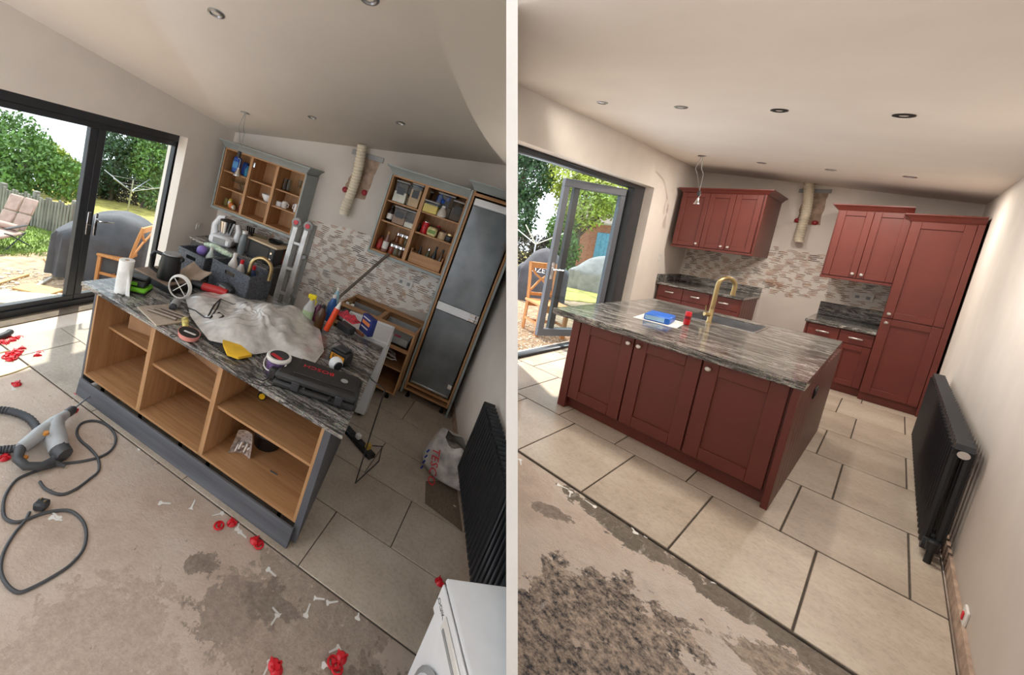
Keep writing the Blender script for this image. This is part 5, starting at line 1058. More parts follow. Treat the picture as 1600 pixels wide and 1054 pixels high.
_near = {(122, 615): 'red levelling cap on the bare floor just past the drill bit tip', (26, 601): 'single red cap between the cap heap and the vacuum hose', (114, 643): 'red cap under the tip of the drill bit', (7, 716): 'red cap at the left edge beside the drill handle', (342, 822): 'left red cap of the pair before the plinth', (362, 818): 'right red cap of the pair before the plinth', (686, 910): 'red ring cap beside the corner of the white washing machine', (727, 762): 'red cap by the right wall behind the carrier bag'}
for k, (u, v) in enumerate(caps):
    tiled = (u, v) in ((686, 910), (727, 762)); p = fl(u, v, .001 if tiled else -.013)
    lab = _near.get((u, v))
    grp = None
    if lab is None:
        if u < 80: lab, grp = 'red plastic levelling cap in the scatter by the door threshold', 'red caps by the door threshold'
        elif u < 410: lab, grp = 'red plastic levelling cap near the island plinth corner', 'red caps near the plinth corner'
        else: lab, grp = 'red plastic levelling cap at the lower edge of the picture', 'red caps at the lower edge'
    solo('tile_wedge', CAPM if k % 3 else RINGM, REDP, lab, 'tile wedge', p, rnd.uniform(0, 6), grp, rx=rnd.uniform(-.1, .1))
clips = [(25, 541), (39, 552), (20, 606), (95, 585), (104, 592), (88, 580), (78, 572), (92, 600), (112, 602), (120, 625), (167, 640), (178, 660), (198, 674), (222, 700), (258, 712), (272, 726), (256, 786), (300, 791), (290, 740), (86, 810), (88, 806), (342, 803), (372, 822), (398, 830), (378, 834), (434, 958), (430, 966), (480, 955), (496, 935), (517, 941), (524, 1014), (512, 1040), (418, 1042), (423, 893), (706, 787), (560, 960)]
for k, (u, v) in enumerate(clips):
    tiled = u > 700; p = fl(u, v, .001 if tiled else -.013); left = u < 330
    lab, grp = ('snapped white levelling clip along the island plinth side of the floor', 'white clips on the left part of the floor') if left else ('snapped white levelling clip on the bare floor right of the plinth', 'white clips on the right part of the floor')
    if tiled: lab, grp = 'snapped white clip on the dark tile strip by the right wall', None
    solo('tile_spacer', CLIPM, WHITEP, lab, 'spacer', p, rnd.uniform(0, 6), grp, rx=rnd.uniform(0, .25))
# strip of old tile adhesive print by the wall
a_ = [at(u, v, z=.002) for u, v in ((665, 752), (712, 752), (722, 830), (664, 786))]
solo('tile_backing', g().prism([(p.x - a_[0].x, p.y - a_[0].y) for p in a_], 0, .006), M('ribbed_mat', (112, 98, 82), .9, var=.2, sc=60, stretch=(6, .6, 1)), 'dark ribbed mat piece on the tiles beside the carrier bag', 'mat', (a_[0].x, a_[0].y, .002))
# carrier bag
c = at(700, 745, z=.0); t = thing('carrier_bag', 'full translucent supermarket carrier bag standing by the radiator', 'bag', (c.x - .03, c.y + .02, .003), math.radians(-24))
BAGF = M('bag_plastic', (190, 184, 178), .35, var=.25, sc=10, bmp=.4, bsc=16, trans=.12)
def bagf(u, v):
    a = 2 * math.pi * v; k = u; r = (.235 + .04 * math.sin(3 * a + 1) * k) * (1 - .25 * k ** 3) * (.35 + .65 * min(1, k * 5 + .2)); z = .33 * k + .02 * math.sin(5 * a) * k
    return Vector((r * math.cos(a) * 1.15, r * math.sin(a) * .85, z)) if k < .97 else Vector((r * .8 * math.cos(a), r * .5 * math.sin(a), z))
part('bag', g().grid(bagf, 14, 36), BAGF, t, weld=True, ang=60); part('waste', g().ball((0, 0, .15), .19, 14, 8, (1.05, .8, .75)), col('waste_grey', (128, 118, 112), .9, var=.4, sc=14), t)
part('handle', g().grid(lambda u, v: Vector((.17 + .17 * u, .02 + .08 * (v - .5), .30 + .09 * u + .01 * math.sin(v * 6))), 6, 4), BAGF, t)
lettering('TESCO', .10, col('logo_red', (200, 30, 40), .4), t, M=Matrix.Translation((-.02, -.262, .17)) @ Matrix.Rotation(math.radians(84), 4, 'X') @ Matrix.Rotation(math.radians(-75), 4, 'Z')); 
for k in range(4): part('logo_stripe', g().cb((-.115, -.258, .25 - .055 * k), (.014, .004, .04), .001, M=Matrix.Rotation(.35, 4, 'Y')), col('logo_blue', (30, 60, 150), .4), t)
# washing machine
wx, wy = 1.30, .985; t = thing('washing_machine', 'white washing machine pulled out at the lower right corner', 'washing machine', (wx, wy, 0), -math.pi / 2 + .45)
part('body', g().box(0, .60, 0, .38, .02, .83, .012), WHITE, t); part('lid', g().box(-.004, .604, -.006, .39, .832, .856, .010), WHITE, t)
part('control_panel', g().box(.004, .596, -.012, 0, .70, .828, .004), WHITE, t); dr = part('detergent_drawer', g().box(.10, .32, -.02, -.012, .74, .80, .004), WHITEP, t); part('grip', g().box(.12, .30, -.024, -.02, .752, .768, .002), GREYP, dr)
part('door', g().lathe([(.21, 0), (.215, .02), (.19, .06), (.13, .10), (.05, .115), (1e-6, .117)], (.30, 0, .42), 30, M=Matrix.Rotation(math.pi / 2, 4, 'X')), WHITE, t); part('door_ring', g().lathe([(.225, 0), (.235, .012), (.215, .022)], (.30, 0, .42), 30, M=Matrix.Rotation(math.pi / 2, 4, 'X')), GREYP, t)
lettering('LOGIK', .03, CHARCOAL, t, (.045, -.0125, .768), rx=math.pi / 2, ry=0, depth=.0005)
part('rear_panel', g().box(.02, .58, .381, .395, .05, .80, .003), GREYP, t)
for x in (.05, .55): part('foot', g().lathe([(.02, 0), (.02, .02)], (x, .06, 0), 10), BLACK, t)
t = thing('black_bin', 'black plastic bin behind the washing machine by the radiator', 'bin', (1.68, .86, .857), -.1); part('tub', g().lathe([(.08, 0), (.11, .20), (.118, .205), (.105, .205), (.07, .01), (1e-6, .01)], n=20), BLACK, t); part('handle', g().tube([(.11 * math.cos(a), .11 * math.sin(a) * .4 - .05, .20 - .08 * abs(math.sin(a))) for a in [i * math.pi / 8 for i in range(9)]], .006, 6), CHARCOAL, t)
# ================================================================ SECOND ROOM: fittings and small things
RM = ROOM_R
RP = 10.0
for u, v, lab, dk, on in ((941, 160, 'downlight nearest the left edge of the finished kitchen ceiling', False, .35), (1064, 167, 'second downlight in the front row of the finished kitchen', False, .7), (1218, 172, 'third downlight in the front row of the finished kitchen', True, 1), (1413, 180, 'black rimmed downlight at the right of the front row', True, 1), (1190, 254, 'small downlight above the red wall cabinet', False, .8), (1298, 265, 'small downlight right of the vent duct', False, 1), (1422, 276, 'small pale downlight near the tall larder', False, 1)):
    downlight(u, v, lab, dk, r=.05, power=RP * on)
hanging_lamp(1097, 243, [at(1093, 298, y=4.9), at(1091, 309, y=4.9)], 'silver lamp hanging on wires before the red wall cabinet')
p0, p1 = at(1264, 283, y=6.3), at(1249, 376, y=6.3)
part('bare_patch', rough_poly([(-.86, 2.19), (-.58, 2.19), (-.58, 2.68), (-.80, 2.70)], Y2, .003, 8), PLASTER, wbk2)
duct('ivory flexible vent duct hanging between the red wall cabinets', p0, p1, .06, wbk2, (-.90, 2.70), (-.56, 2.70), [(-.83, 2.24), (-.64, 2.22)], Y2)
c = at(1030, 402, x=X2); socket('white socket plate on the left wall of the finished kitchen', (X2, c.y, c.z), 'x', .11, .11)
c = at(1348, 464, y=Y2 - .02); socket('white double socket above the small granite worktop', (c.x, Y2 - .006, c.z), '-y', .2, .12)
c = at(1511, 965, x=XW2); socket('white fused switch with red rocker low on the right wall', (XW2, c.y, c.z), '-x', .085, .085, True, 'wall_switch')
radiator('black column radiator on the right wall of the finished kitchen', (XW2 - .075, 1.50), (XW2 - .075, 4.05), .05, .71, 27, .075, RADI)
sp_ = at(1062, 503, z=.89); solo('paper_sheet', g().box(-.17, .17, -.22, .22, 0, .0012), WHITEP, 'white paper sheet on the polished worktop under the blue packet', 'paper', (at(1031, 500, z=.89).x, at(1031, 500, z=.89).y, .8905), math.radians(6))
c = at(1030, 500, z=.892); t = thing('blue_packet', 'bright blue wipes packet lying on the white paper', 'packet', (c.x, c.y, .892), math.radians(8)); part('carton', g().box(-.10, .10, -.15, .15, 0, .06, .008), col('bright_blue_pack', (20, 96, 190), .4), t); part('side_label', g().box(-.09, .06, -.1515, -.15, .01, .05, .0006), col('pale_blue_label', (150, 190, 226), .5), t)
c = at(1072, 507, z=.89); t = thing('drinks_can', 'red drinks can standing on the polished worktop', 'can', (c.x, c.y, .8905)); part('can', g().lathe([(.020, 0), (.025, .008), (.025, .120), (.020, .130), (1e-6, .128)], n=22), col('can_red', (200, 26, 34), .3), t); part('rim', g().lathe([(.020, .128), (.021, .133), (.018, .133)], n=22), CHROME, t); part('print', g().lathe([(.0254, .055), (.0254, .085)], n=22), col('can_print', (110, 16, 22), .4), t)
for k, (u, v) in enumerate(((813, 721), (878, 760), (891, 771), (924, 788), (1124, 912), (1175, 942), (1015, 839), (990, 828))):
    p = at(u, v, z=-.014); solo('tile_spacer', CLIPM, WHITEP, 'white tile clip left along the tile edge of the finished kitchen', 'clip', (p.x, p.y, -.0145), rnd.uniform(0, 6), 'white clips along the tile edge')
RM = ROOM_L
# ================================================================ GARDENS
LEAF1 = M('leaf_mid_green', (84, 116, 52), .55, var=.35, sc=3); LEAF2 = M('leaf_dark_green', (46, 74, 40), .55, var=.35, sc=3); LEAF3 = M('leaf_yellow_green', (150, 164, 62), .55, var=.3, sc=3)
LEAF4 = M('leaf_brown_hedge', (66, 62, 50), .7, var=.4, sc=4); BARK = M('bark', (88, 74, 62), .9, var=.25, sc=20, bmp=.5)
LAWN = M('dry_lawn', (172, 160, 84), .9, var=.22, sc=4, bmp=.5, bsc=40); SAND = M('sandy_hardcore', (172, 146, 120), .95, var=.2, sc=9, bmp=.6, bsc=60)
GRASS = M('green_grass', (118, 138, 64), .8, var=.3, sc=8); SLATS = M('weathered_fence', (128, 122, 116), .85, var=.2, sc=8, stretch=(1, 1, .2))
COVER = M('grey_cover_cloth', (74, 74, 80), .75, var=.12, sc=6, bmp=.2, bsc=12); COVER2 = M('pale_cover_cloth', (150, 142, 138), .75, var=.1, sc=6, bmp=.2, bsc=12)
PINE = mat_wood('garden_chair_wood', (176, 112, 60), (208, 150, 92), axis=2)
def leaves(blobs, n, size, seed):
    rnd = random.Random(seed); q = g(); tot = sum(b[3] * b[5] for b in blobs)
    for (cx, cy, cz, rx, ry, rz) in blobs:
        for _ in range(int(n * rx * rz / tot)):
            d = Vector((rnd.gauss(0, 1), rnd.gauss(0, 1), rnd.gauss(0, 1))).normalized() * (rnd.uniform(.25, 1) ** .45) * rnd.uniform(.86, 1.08)
            c = Vector((cx + d.x * rx, cy + d.y * ry, cz + d.z * rz)); a = Vector((rnd.gauss(0, 1), rnd.gauss(0, 1), rnd.gauss(0, 1))).normalized(); b = a.orthogonal().normalized(); s = size * rnd.uniform(.6, 1.3)
            q.add([c - a * s, c + b * s * .5, c + a * s, c - b * s * .5], [(0, 1, 2, 3)])
    return q
def tree(name, label, base, blobs, n, size, mat, seed, trunk_r=.07, cat='tree', group=None):
    t = thing(name, label, cat, base, group=group); rnd = random.Random(seed); top = max(b[2] for b in blobs); q = g()
    q.tube([(0, 0, -.1), (rnd.uniform(-.05, .05), 0, top * .4), (rnd.uniform(-.1, .1), rnd.uniform(-.1, .1), top)], [trunk_r, trunk_r * .8, trunk_r * .3], 8)
    for b in blobs: q.tube([(0, 0, max(.1, b[2] * .45)), (b[0] * .55, b[1] * .55, b[2] * .75), (b[0], b[1], b[2])], [trunk_r * .5, trunk_r * .35, trunk_r * .12], 6)
    part('trunk', q, BARK, t); f = part('foliage', leaves(blobs, n, size, seed), mat, t, ang=180); f['kind'] = 'stuff'; return t
RM = ROOM_L
SLG = .10
def gz(x): return -.16 + SLG * min(0.0, x + 3.1)
def gnd(u, v, dz=0.0):
    r = RL.transposed() @ Vector(((u - PPX) / FPX, (v - PPY) / FPX, 1.0)); n = Vector((-SLG, 0, 1)); d = Vector((-3.1, 0, -.16 + dz))
    return CL + r * ((d - CL).dot(n) / r.dot(n))
# ground of the first garden: sandy strip, grass, lawn (each with its own extent)
def ground(name, poly, mat, dz, th=.25):
    return struct(name, g().add([(x, y, gz(x) + dz) for x, y in poly] + [(x, y, gz(x) + dz - th) for x, y in poly], [tuple(range(len(poly))), tuple(range(len(poly), 2 * len(poly)))[::-1]] + [(i, (i + 1) % len(poly), len(poly) + (i + 1) % len(poly), len(poly) + i) for i in range(len(poly))]), mat)
ground('ground_sand', [(-3.1, -6), (-3.1, 9), (-13, 14), (-13, -6)], SAND, 0)
p0, p1, p2, p3 = gnd(-60, 405), gnd(0, 397), gnd(105, 392), gnd(120, 372)
ground('ground_grass', [(p0.x, p0.y), (p1.x, p1.y), (p2.x, p2.y), (p3.x - .3, p3.y), (-8.0, 5.5), (-12.5, 2.5), (-12.5, -3)], GRASS, .012, .012)
q0, q1, q2, q3 = gnd(20, 316), gnd(120, 350), gnd(215, 372), gnd(262, 392)
ground('ground_lawn', [(q0.x - .2, q0.y), (q1.x, q1.y), (q2.x, q2.y), (q3.x, q3.y), (-4.2, 9), (-13, 13.5), (-13, q0.y - 1)], LAWN, .02, .02)
rnd = random.Random(4); tq = g()
for i in range(2600):
    u, v = rnd.uniform(-20, 115), rnd.uniform(352, 400); c = gnd(u, v, .01)
    a = rnd.uniform(0, 6.28); l = rnd.uniform(.03, .07); w = .008
    tq.add([c + Vector((math.cos(a) * w, math.sin(a) * w, 0)), c - Vector((math.cos(a) * w, math.sin(a) * w, 0)), c + Vector((rnd.uniform(-.02, .02), rnd.uniform(-.02, .02), l))], [(0, 1, 2)])
gs = part('grass_blades', tq, GRASS, None, ang=180); gs['kind'] = 'stuff'; tag(gs, 'short green grass blades in front of the garden fence', 'grass')
gq = g(); cubes = g()
for i in range(1500):
    c = gnd(rnd.uniform(-30, 130), rnd.uniform(420, 505)); s = rnd.uniform(.004, .012) * (1 + 1.2 * (rnd.random() < .12))
    gq.box(-s, s, -s * .8, s * .8, -s * .4, s * .7, 0, Matrix.Translation(c) @ Matrix.Rotation(rnd.uniform(0, 3), 4, 'Z'))
gs = part('rubble', gq, M('rubble_stone', (186, 168, 150), .95, var=.25, sc=15), None); gs['kind'] = 'stuff'; tag(gs, 'loose gravel and rubble scattered over the sandy yard', 'gravel')
# low garden fence
f0, f1 = gnd(-14, 338), gnd(108, 370); fl = (f1 - f0).length
fe = thing('garden_fence', 'weathered grey picket fence between grass and lawn', 'fence', f0, math.atan2(f1.y - f0.y, f1.x - f0.x)); fs = (f1.z - f0.z) / fl
FH = .62
nb = 26
for i in range(nb):
    x = fl * (i + .5) / nb; z = fs * x
    part('board', g().box(x - fl / nb * .36, x + fl / nb * .36, -.012, .012, z - .03, z + FH - .03 * math.sin(i * 1.7), .003), SLATS, fe)
for x in (.15, fl * .5, fl * .98): part('post', g().box(x - .045, x + .045, .01, .09, fs * x - .1, fs * x + FH + .08, .006), SLATS, fe)
for z in (.14, .48): part('rail', g().box(0, fl, .012, .04, z, z + .05, 0, Matrix.Rotation(-math.atan(fs), 4, 'Y')), SLATS, fe)
# boards and slabs on the sand
def board(u, v, L, Wd, T, rz, mat, name, label, cat):
    c = gnd(u, v); return solo(name, g().box(-L / 2, L / 2, -Wd / 2, Wd / 2, 0, T, .003), mat, label, cat, (c.x, c.y, c.z + .004), rz, ry=-math.atan(SLG) * math.cos(rz))
YELW = M('new_timber', (206, 166, 110), .7, var=.1, stretch=(.3, 6, 6)); CONC = M('concrete_slab', (176, 164, 152), .9, var=.12)
a_, b_ = gnd(80, 405), gnd(96, 428)
board(88, 416, (b_ - a_).length, .19, .03, math.atan2(b_.y - a_.y, b_.x - a_.x), YELW, 'timber_plank', 'pale new timber plank lying on the sand by the covered barbecue', 'plank')
a_, b_ = gnd(8, 468), gnd(62, 472); board(35, 469, .55, .34, .03, math.atan2(b_.y - a_.y, b_.x - a_.x), CONC, 'paving_slab', 'grey rectangular slab lying on the gravel outside the door', 'slab')
a_, b_ = gnd(45, 455), gnd(78, 457); board(60, 454, .42, .24, .025, .3, YELW, 'tile_offcut', 'sandy coloured tile offcut lying behind the grey slab', 'slab')
a_, b_ = gnd(58, 449), gnd(80, 436); board(69, 442, (b_ - a_).length, .035, .03, math.atan2(b_.y - a_.y, b_.x - a_.x), M('pale_pipe', (206, 198, 188), .6), 'plastic_pipe', 'short pale plastic pipe lying on the tile offcut', 'pipe')
a_, b_ = gnd(-4, 445), gnd(45, 430); board(20, 438, (b_ - a_).length, .04, .03, math.atan2(b_.y - a_.y, b_.x - a_.x), YELW, 'timber_batten', 'thin timber batten lying on the sand at the far left', 'batten')
# covered barbecue
def draped(name, label, loc, rz, L, D, H, hump, mat, seed, mat2=None):
    t = thing(name, label, 'cover', loc, rz); rnd2 = random.Random(seed); ph = [rnd2.uniform(0, 6) for _ in range(6)]
    def f(u, v):
        # v: around, u: 0 bottom .. 1 top
        a = 2 * math.pi * v; ca, sa = math.cos(a), math.sin(a); e = .28
        x = math.copysign(abs(ca) ** e, ca) * L / 2; y = math.copysign(abs(sa) ** e, sa) * D / 2
        if u < .62:
            k = u / .62; fold = 1 + .06 * (1 - k * .6) * math.sin(9 * a + ph[0]) + .035 * math.sin(17 * a + ph[1]); return Vector((x * fold, y * fold, H * k))
        k = (u - .62) / .38; s = 1 - k
        hx = H + hump * (1 - (abs(x * s) / (L / 2)) ** 1.6 * .9) * min(1, k * 2.4) * (1 if x * s > -L * .42 else .6)
        return Vector((x * s, y * s, hx))
    part('cloth', g().grid(f, 16, 64), mat, t, weld=True, ang=60); return t
c = gnd(178, 446)
bq = draped('barbecue_cover', 'grey cloth covered barbecue standing on the sand outside the first door', (c.x - .35, c.y + .25, c.z), math.radians(40), 1.35, .80, .60, .34, COVER, 3)
# rotary washing line
c = gnd(199, 332); wl_ = thing('washing_line', 'grey rotary washing line standing on the lawn', 'washing line', c)
part('pole', g().tube([(0, 0, -.1), (0, 0, .95)], .02, 8), STEEL, wl_)
for k in range(4):
    a = math.radians(20 + 90 * k); part('arm', g().tube([(0, 0, .62), (math.cos(a) * .8, math.sin(a) * .8, .98)], .014, 6), STEEL, wl_)
for r_ in (.35, .6): part('line', g().tube([(math.cos(math.radians(20 + 90 * k)) * r_, math.sin(math.radians(20 + 90 * k)) * r_, .62 + .36 * r_ / .8) for k in range(4)], .004, 4, closed=True), WHITEP, wl_)
def wood_chair(label, loc, rz, s=1.0):
    t = thing('garden_chair', label, 'chair', loc, rz)
    def P(*a): return [x * s for x in a]
    for x in (-.2, .2):
        part('leg', g().box(*P(x - .025, x + .025, -.225, -.175, 0, .44), .004), PINE, t)
        part('leg', g().add([], []).tube([Vector((x, .2, 0)) * s, Vector((x, .2, .44)) * s, Vector((x, .25, .75)) * s, Vector((x, .31, 1.02)) * s], .027 * s, 4), PINE, t)
    part('seat', g().box(*P(-.24, .24, -.24, .22, .44, .475), .008), PINE, t)
    part('seat_rail', g().box(*P(-.2, .2, -.215, -.19, .36, .44)).box(*P(-.2, .2, .19, .215, .36, .44)), PINE, t)
    for z in (.16,): part('stretcher', g().box(*P(-.2, .2, -.01, .015, z, z + .04)), PINE, t)
    for x in (-.2, .2): part('stretcher', g().box(*P(x - .012, x + .012, -.2, .2, .16, .2)), PINE, t)
    part('top_rail', g().box(*P(-.21, .21, .285, .325, .93, 1.02), .01), PINE, t); part('lower_rail', g().box(*P(-.2, .2, .2, .235, .52, .57), .006), PINE, t)
    for sg in (-1, 1): part('cross_splat', g().tube([Vector((sg * -.19, .235, .56)) * s, Vector((sg * -.04, .265, .74)) * s, Vector((sg * .1, .285, .84)) * s, Vector((sg * .19, .30, .95)) * s], .018 * s, 6), PINE, t)
    return t
c = gnd(184, 442); wood_chair('light wooden cross back chair standing outside behind the island', c, math.radians(-66), .92)
# folding sun lounger chair
c = gnd(-2, 386); CUSH = M('dusty_pink_cushion', (176, 150, 140), .85, var=.1)
lc = thing('garden_recliner', 'folding garden recliner with dusty pink cushions on the grass', 'recliner', c, math.radians(25))
part('seat_cushion', g().box(-.28, .28, -.35, .2, .30, .36, .02), CUSH, lc)
part('back_cushion', g().box(-.26, -.01, -.03, .03, 0, .34, .02).box(.01, .26, -.03, .03, 0, .34, .02).box(-.26, -.01, -.03, .03, .35, .68, .02).box(.01, .26, -.03, .03, .35, .68, .02), CUSH, lc, (0, .22, .36), rx=math.radians(-24))
part('headrest', g().tube([(-.2, .12, .44), (.2, .12, .44)], .06, 10), CUSH, lc)
for x in (-.3, .3):
    part('leg', g().tube([(x, .45, -.02), (x, -.15, .36), (x, -.3, .42)], .014, 6), CHARCOAL, lc); part('leg', g().tube([(x, -.4, -.02), (x, .2, .36)], .014, 6), CHARCOAL, lc)
    part('armrest', g().box(x - .03, x + .03, -.3, .2, .5, .525, .008), CHARCOAL, lc)
lc.scale = (.78, .78, .78)
# trees and hedges behind the first garden
def gb(u, v): return gnd(u, v)
c = gb(28, 312); tree('leafy_tree', 'large mid green leafy tree behind the picket fence', c, [(0, 0, .95, .95, .8, .75), (-.8, .2, 1.2, .9, .8, .8), (.75, .5, .8, .7, .6, .55), (.2, -.4, .45, .8, .5, .45), (-.9, -.3, .6, .8, .6, .6)], 9000, .055, LEAF1, 11)
c = gb(75, 303); tree('leafy_tree', 'yellow green tree reaching toward the middle door stile', c, [(0, 0, .85, .8, .6, .5), (.5, .3, .75, .6, .5, .4), (-.3, 0, 1.1, .6, .5, .4)], 4500, .055, LEAF3, 12)
c = gb(100, 297); tree('hedge', 'dark brown hedge along the far edge of the lawn', c, [(-.9, .1, .45, .8, .4, .5), (0, .2, .45, .8, .4, .5), (.9, .4, .45, .8, .4, .5), (1.7, .7, .5, .8, .4, .55)], 5000, .05, LEAF4, 13, .04, 'hedge')
c = gb(172, 314); tree('conifer', 'dark green tall conifer seen through the sliding door', c, [(0, 0, 1.3, .75, .6, .7), (.1, .1, 2.0, .7, .6, .8), (-.4, 0, .6, .7, .5, .6)], 6500, .05, LEAF2, 14)
c = gb(222, 325); tree('leafy_tree', 'bright green tree beside the right edge of the sliding door', c, [(0, 0, 1.5, .8, .6, .7), (.5, .3, 1.1, .7, .6, .7), (-.3, .2, 2.1, .8, .6, .6), (.3, .2, .5, .8, .5, .5)], 7000, .05, LEAF1, 15)
c = gb(228, 322); tree('hedge', 'dark hedge behind the rotary washing line', (c.x - 1.0, c.y + .7, c.z), [(-.9, .1, .5, .9, .4, .6), (.1, .2, .5, .9, .4, .6), (1.0, .4, .5, .9, .4, .6), (.2, .3, 1.4, 1.3, .4, .6)], 6000, .05, LEAF2, 16, .04, 'hedge')
# ================================================================ second garden
RM = ROOM_R
GZ = -.16
def grd(u, v): return at(u, v, z=GZ)
struct('ground_sand', g().box(-8.5, -2.47, -2, 14, GZ - .2, GZ), SAND)
l0 = grd(809, 452)
struct('ground_lawn', g().prism([(-7.2, 3), (-4.9, 7.3), (-3.6, 9.4), (-2.6, 22), (-20, 22), (-22, 6)], GZ, GZ + .02), LAWN)
gq = g(); rnd = random.Random(9)
for i in range(900):
    c = grd(rnd.uniform(800, 880), rnd.uniform(472, 552)); s = rnd.uniform(.006, .016)
    gq.box(-s, s, -s * .8, s * .8, -s * .4, s * .7, 0, Matrix.Translation(c) @ Matrix.Rotation(rnd.uniform(0, 3), 4, 'Z'))
gs = part('rubble', gq, M('rubble_stone', (186, 168, 150), .95), None); gs['kind'] = 'stuff'; tag(gs, 'loose gravel under the wooden chair outside the open door', 'gravel')
c = grd(836, 522); wood_chair('orange pine garden chair standing outside the open glazed door', (c.x, c.y + .2, c.z), math.radians(60), 1.16)
c = grd(846, 482); b2 = draped('barbecue_cover', 'dark grey covered barbecue behind the pine chair', (c.x - .6, c.y + .8, c.z), math.radians(30), 1.15, .9, .82, .5, COVER, 8)
lettering('OZEW', .17, M('white_print', (240, 240, 240), .6), b2, M=Matrix.Translation((-.02, -.50, .80)) @ Matrix.Rotation(math.radians(78), 4, 'X'))
c = grd(925, 470); draped('furniture_cover', 'pale grey sheet draped over garden furniture behind the glazed door', (c.x - .8, c.y + 2.2, c.z), math.radians(20), 1.9, 1.2, .62, .55, COVER2, 5)
BRICKM, nt_, bs_ = base_mat('red_brickwork')
_br = node(nt_, 'ShaderNodeTexBrick', Scale=5.0); _br.inputs['Color1'].default_value = lin((176, 92, 70)); _br.inputs['Color2'].default_value = lin((196, 122, 96)); _br.inputs['Mortar'].default_value = lin((200, 188, 172)); _br.inputs['Mortar Size'].default_value = .018
nt_.links.new(coords(nt_, (1, 1, 1), (math.pi / 2, 0, 0)), _br.inputs['Vector']); nt_.links.new(_br.outputs['Color'], bs_.inputs['Base Color']); bs_.inputs['Roughness'].default_value = .9
c = at(935, 420, y=17.0)
ob = thing('reflected_outhouse', 'red brick outhouse with pale blue door and tiled roof, added for the reflection in the leaf glass', 'outbuilding', (c.x - .4, 17.0, GZ)); oh = 2.35  # added behind the leaf to stand for the building reflected in its glass
part('wall', g().box(-1.9, 2.6, 0, 2.4, 0, oh), BRICKM, ob)
dq = part('door', g().box(.05, .95, -.05, 0, 0, 1.95, .01), M('pale_blue_door', (120, 176, 212), .5), ob)
for k in range(4): part('door_board', g().box(.09 + k * .21, .28 + k * .21, -.062, -.05, .05, 1.9, .004), MATS['pale_blue_door'], dq)
part('downpipe', g().tube([(1.25, -.06, 0), (1.25, -.06, oh)], .05, 10), WHITEP, ob)
part('gutter', g().box(-2.0, 2.7, -.14, -.02, oh - .02, oh + .08, .02), WHITEP, ob)
part('roof', g().prism([(-.2, 0), (1.2, 1.1), (2.6, 0)], -2.05, 2.75, Matrix.Translation((0, 0, oh + .05)) @ Matrix(((0, 0, 1, 0), (1, 0, 0, 0), (0, 1, 0, 0), (0, 0, 0, 1)))), M('roof_tiles', (150, 128, 116), .8, var=.2, sc=20), ob)
c = grd(822, 440); tree('tall_tree', 'tall dark green tree left of the open door leaf', (c.x - 4, c.y + 4.5, GZ), [(0, 0, 2.2, 1.1, .9, 1.2), (.1, .2, 4.0, 1.3, 1.0, 1.3), (-.9, .2, 3.2, 1.0, .9, 1.2), (.2, .1, 5.4, 1.2, 1, 1.0)], 9000, .09, LEAF2, 21, .16)
tree('tall_tree', 'second mid green tree at the left edge of the open doorway', (c.x - 5.6, c.y + 4.0, GZ), [(0, 0, 3.2, 1.1, .9, 1.6), (.1, .2, 5.0, 1.2, 1.0, 1.5), (-.6, .2, 1.6, 1.0, .9, 1.2)], 7000, .09, LEAF1, 22, .16)
tree('hedge', 'dark clipped hedge behind the dark covered barbecue', (c.x - 3.0, c.y + 4.4, GZ), [(-1.6, 0, .7, 1.2, .5, .9), (-.4, .2, .7, 1.2, .5, .9), (.8, .6, .7, 1.1, .5, .9)], 6000, .07, LEAF4, 23, .05, 'hedge')
c = at(905, 420, y=13.5); tree('leafy_tree', 'yellow green tree above the brick outhouse', (c.x - .9, 14.6, GZ), [(0, 0, 3.2, 1.3, 1.0, 1.3), (1.3, .3, 3.5, 1.2, 1, 1.0), (-.9, 0, 4.3, 1.2, 1, 1.1)], 8000, .08, LEAF3, 24, .14)
tree('shrub', 'fresh green shrub left of the brick outhouse', (c.x - 1.1, 14.0, GZ), [(0, 0, .9, .8, .6, 1.0), (-.3, .1, 1.9, .7, .6, .7)], 4000, .07, LEAF1, 25, .05, 'shrub')
# washing line of the second garden
c = grd(836, 430); w2_ = thing('washing_line', 'white arm of a rotary washing line beyond the dark cover', 'washing line', (c.x - 1.2, c.y + 1.6, GZ))
part('pole', g().tube([(0, 0, -.1), (0, 0, 1.5)], .03, 8), STEEL, w2_)
for k in range(4):
    a = math.radians(10 + 90 * k); part('arm', g().tube([(0, 0, 1.1), (math.cos(a) * 1.3, math.sin(a) * 1.3, 1.85)], .022, 6), WHITEP, w2_)
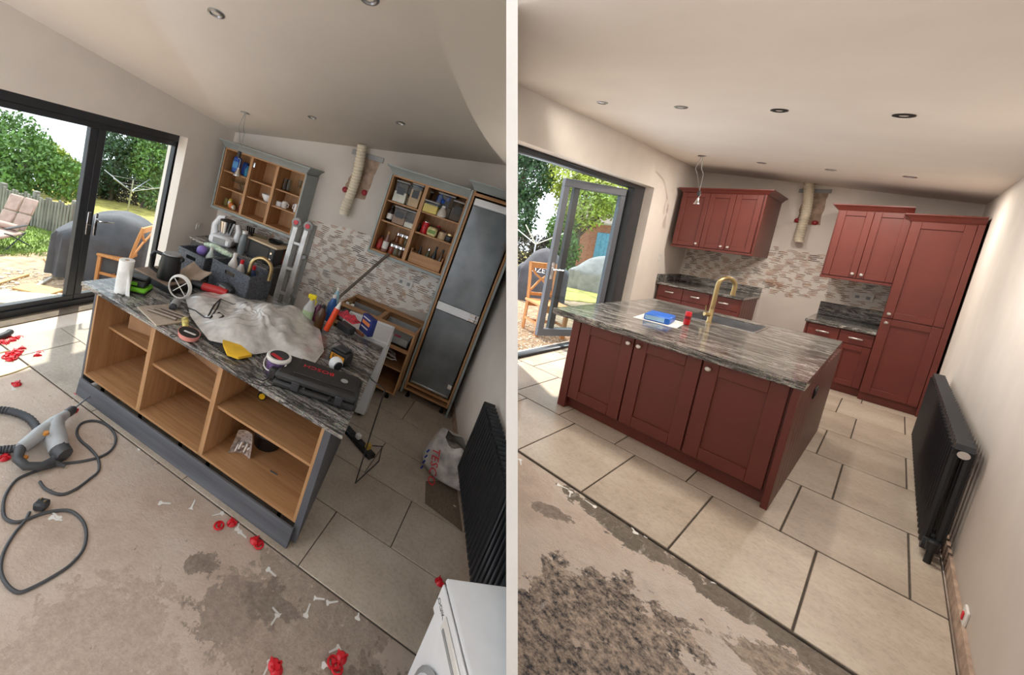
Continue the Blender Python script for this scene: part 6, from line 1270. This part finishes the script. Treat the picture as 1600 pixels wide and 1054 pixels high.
# ---- frame and open leaf of the second room's door
yJ = at(983, 285, x=XF2).y
fr2 = struct('door_2', g().box(XF2 - .05, XF2 + .05, -3.6, JAMB2, HEAD2 - .06, HEAD2).box(XF2 - .05, XF2 + .05, yJ + .12, JAMB2, 0, HEAD2 - .06).box(XF2 - .05, XF2 + .05, -3.6, JAMB2, -.03, .035), FRAME)
h0 = Vector((XF2 - .06, yJ + .08, 0)); e1, e2 = at(857, 262, z=2.33), at(860, 502, z=.05)
fe_ = (e1 + e2) / 2; lv = Vector((fe_.x - h0.x, fe_.y - h0.y, 0)); LW = lv.length
LEAFM = M('leaf_grey_aluminium', (104, 108, 116), .45, metal=.2, var=.03)
lf = thing('door_leaf', 'open grey framed glazed door leaf swung out to the garden', 'door', (h0.x, h0.y, .0), math.atan2(lv.y, lv.x))
part('frame', g().box(0, LW, -.03, .03, .03, .14, .004).box(0, LW, -.03, .03, 2.25, 2.36, .004).box(0, .10, -.03, .03, .14, 2.25, .004).box(LW - .10, LW, -.03, .03, .14, 2.25, .004), LEAFM, lf)
part('pane', g().box(.09, LW - .09, -.01, .01, .13, 2.26), glass('leaf_glass', (244, 250, 252), 1.3), lf)
part('handle', g().tube([(LW - .05, .03, 1.05), (LW - .05, .085, 1.05), (LW - .2, .09, 1.05)], .014, 8), CHROME, lf); part('lock_plate', g().box(LW - .075, LW - .03, .03, .04, .9, 1.15, .003), CHROME, lf)
lb = thing('door_leaf', 'dark folded door leaf stacked beside the frame post', 'door', (h0.x - .02, h0.y + .12, 0), math.atan2(lv.y, lv.x) + math.radians(1))
part('frame', g().box(0, LW * .9, -.03, .03, .03, .14, .004).box(0, LW * .9, -.03, .03, 2.25, 2.36, .004).box(0, .10, -.03, .03, .14, 2.25, .004).box(LW * .9 - .1, LW * .9, -.03, .03, .14, 2.25, .004), FRAME, lb)
part('pane', g().box(.09, LW * .9 - .09, -.01, .01, .13, 2.26), MATS['leaf_glass'], lb)
RM = ROOM_L
# ================================================================ trim everything that would run through the partition
bpy.context.view_layer.update()
GONE = []
for o, room in ALL:
    sgn = 1.0 if room is ROOM_R else -1.0
    mwo = o.matrix_world; n = _nrm * sgn
    co = CL + n * (HALF + .0008)
    bb = [(mwo @ Vector(c) - co).dot(n) for c in o.bound_box]
    if min(bb) >= 0: continue
    me = o.data.copy() if o.data.users > 1 else o.data
    o.data = me
    if max(bb) <= 0.002:
        if o.get('kind') != 'structure' and o.get('category') is None: GONE.append(o)
        else: print('BEYOND PARTITION', o.name)
        continue
    inv = mwo.inverted(); lc = inv @ co; ln = (mwo.to_3x3().transposed() @ n).normalized()
    bm = bmesh.new(); bm.from_mesh(me)
    r = bmesh.ops.bisect_plane(bm, geom=bm.verts[:] + bm.edges[:] + bm.faces[:], plane_co=lc, plane_no=ln, clear_inner=True, clear_outer=False)
    bmesh.ops.holes_fill(bm, edges=[e for e in r['geom_cut'] if isinstance(e, bmesh.types.BMEdge)], sides=0)
    bm.to_mesh(me); bm.free()

for o in GONE: bpy.data.objects.remove(o)
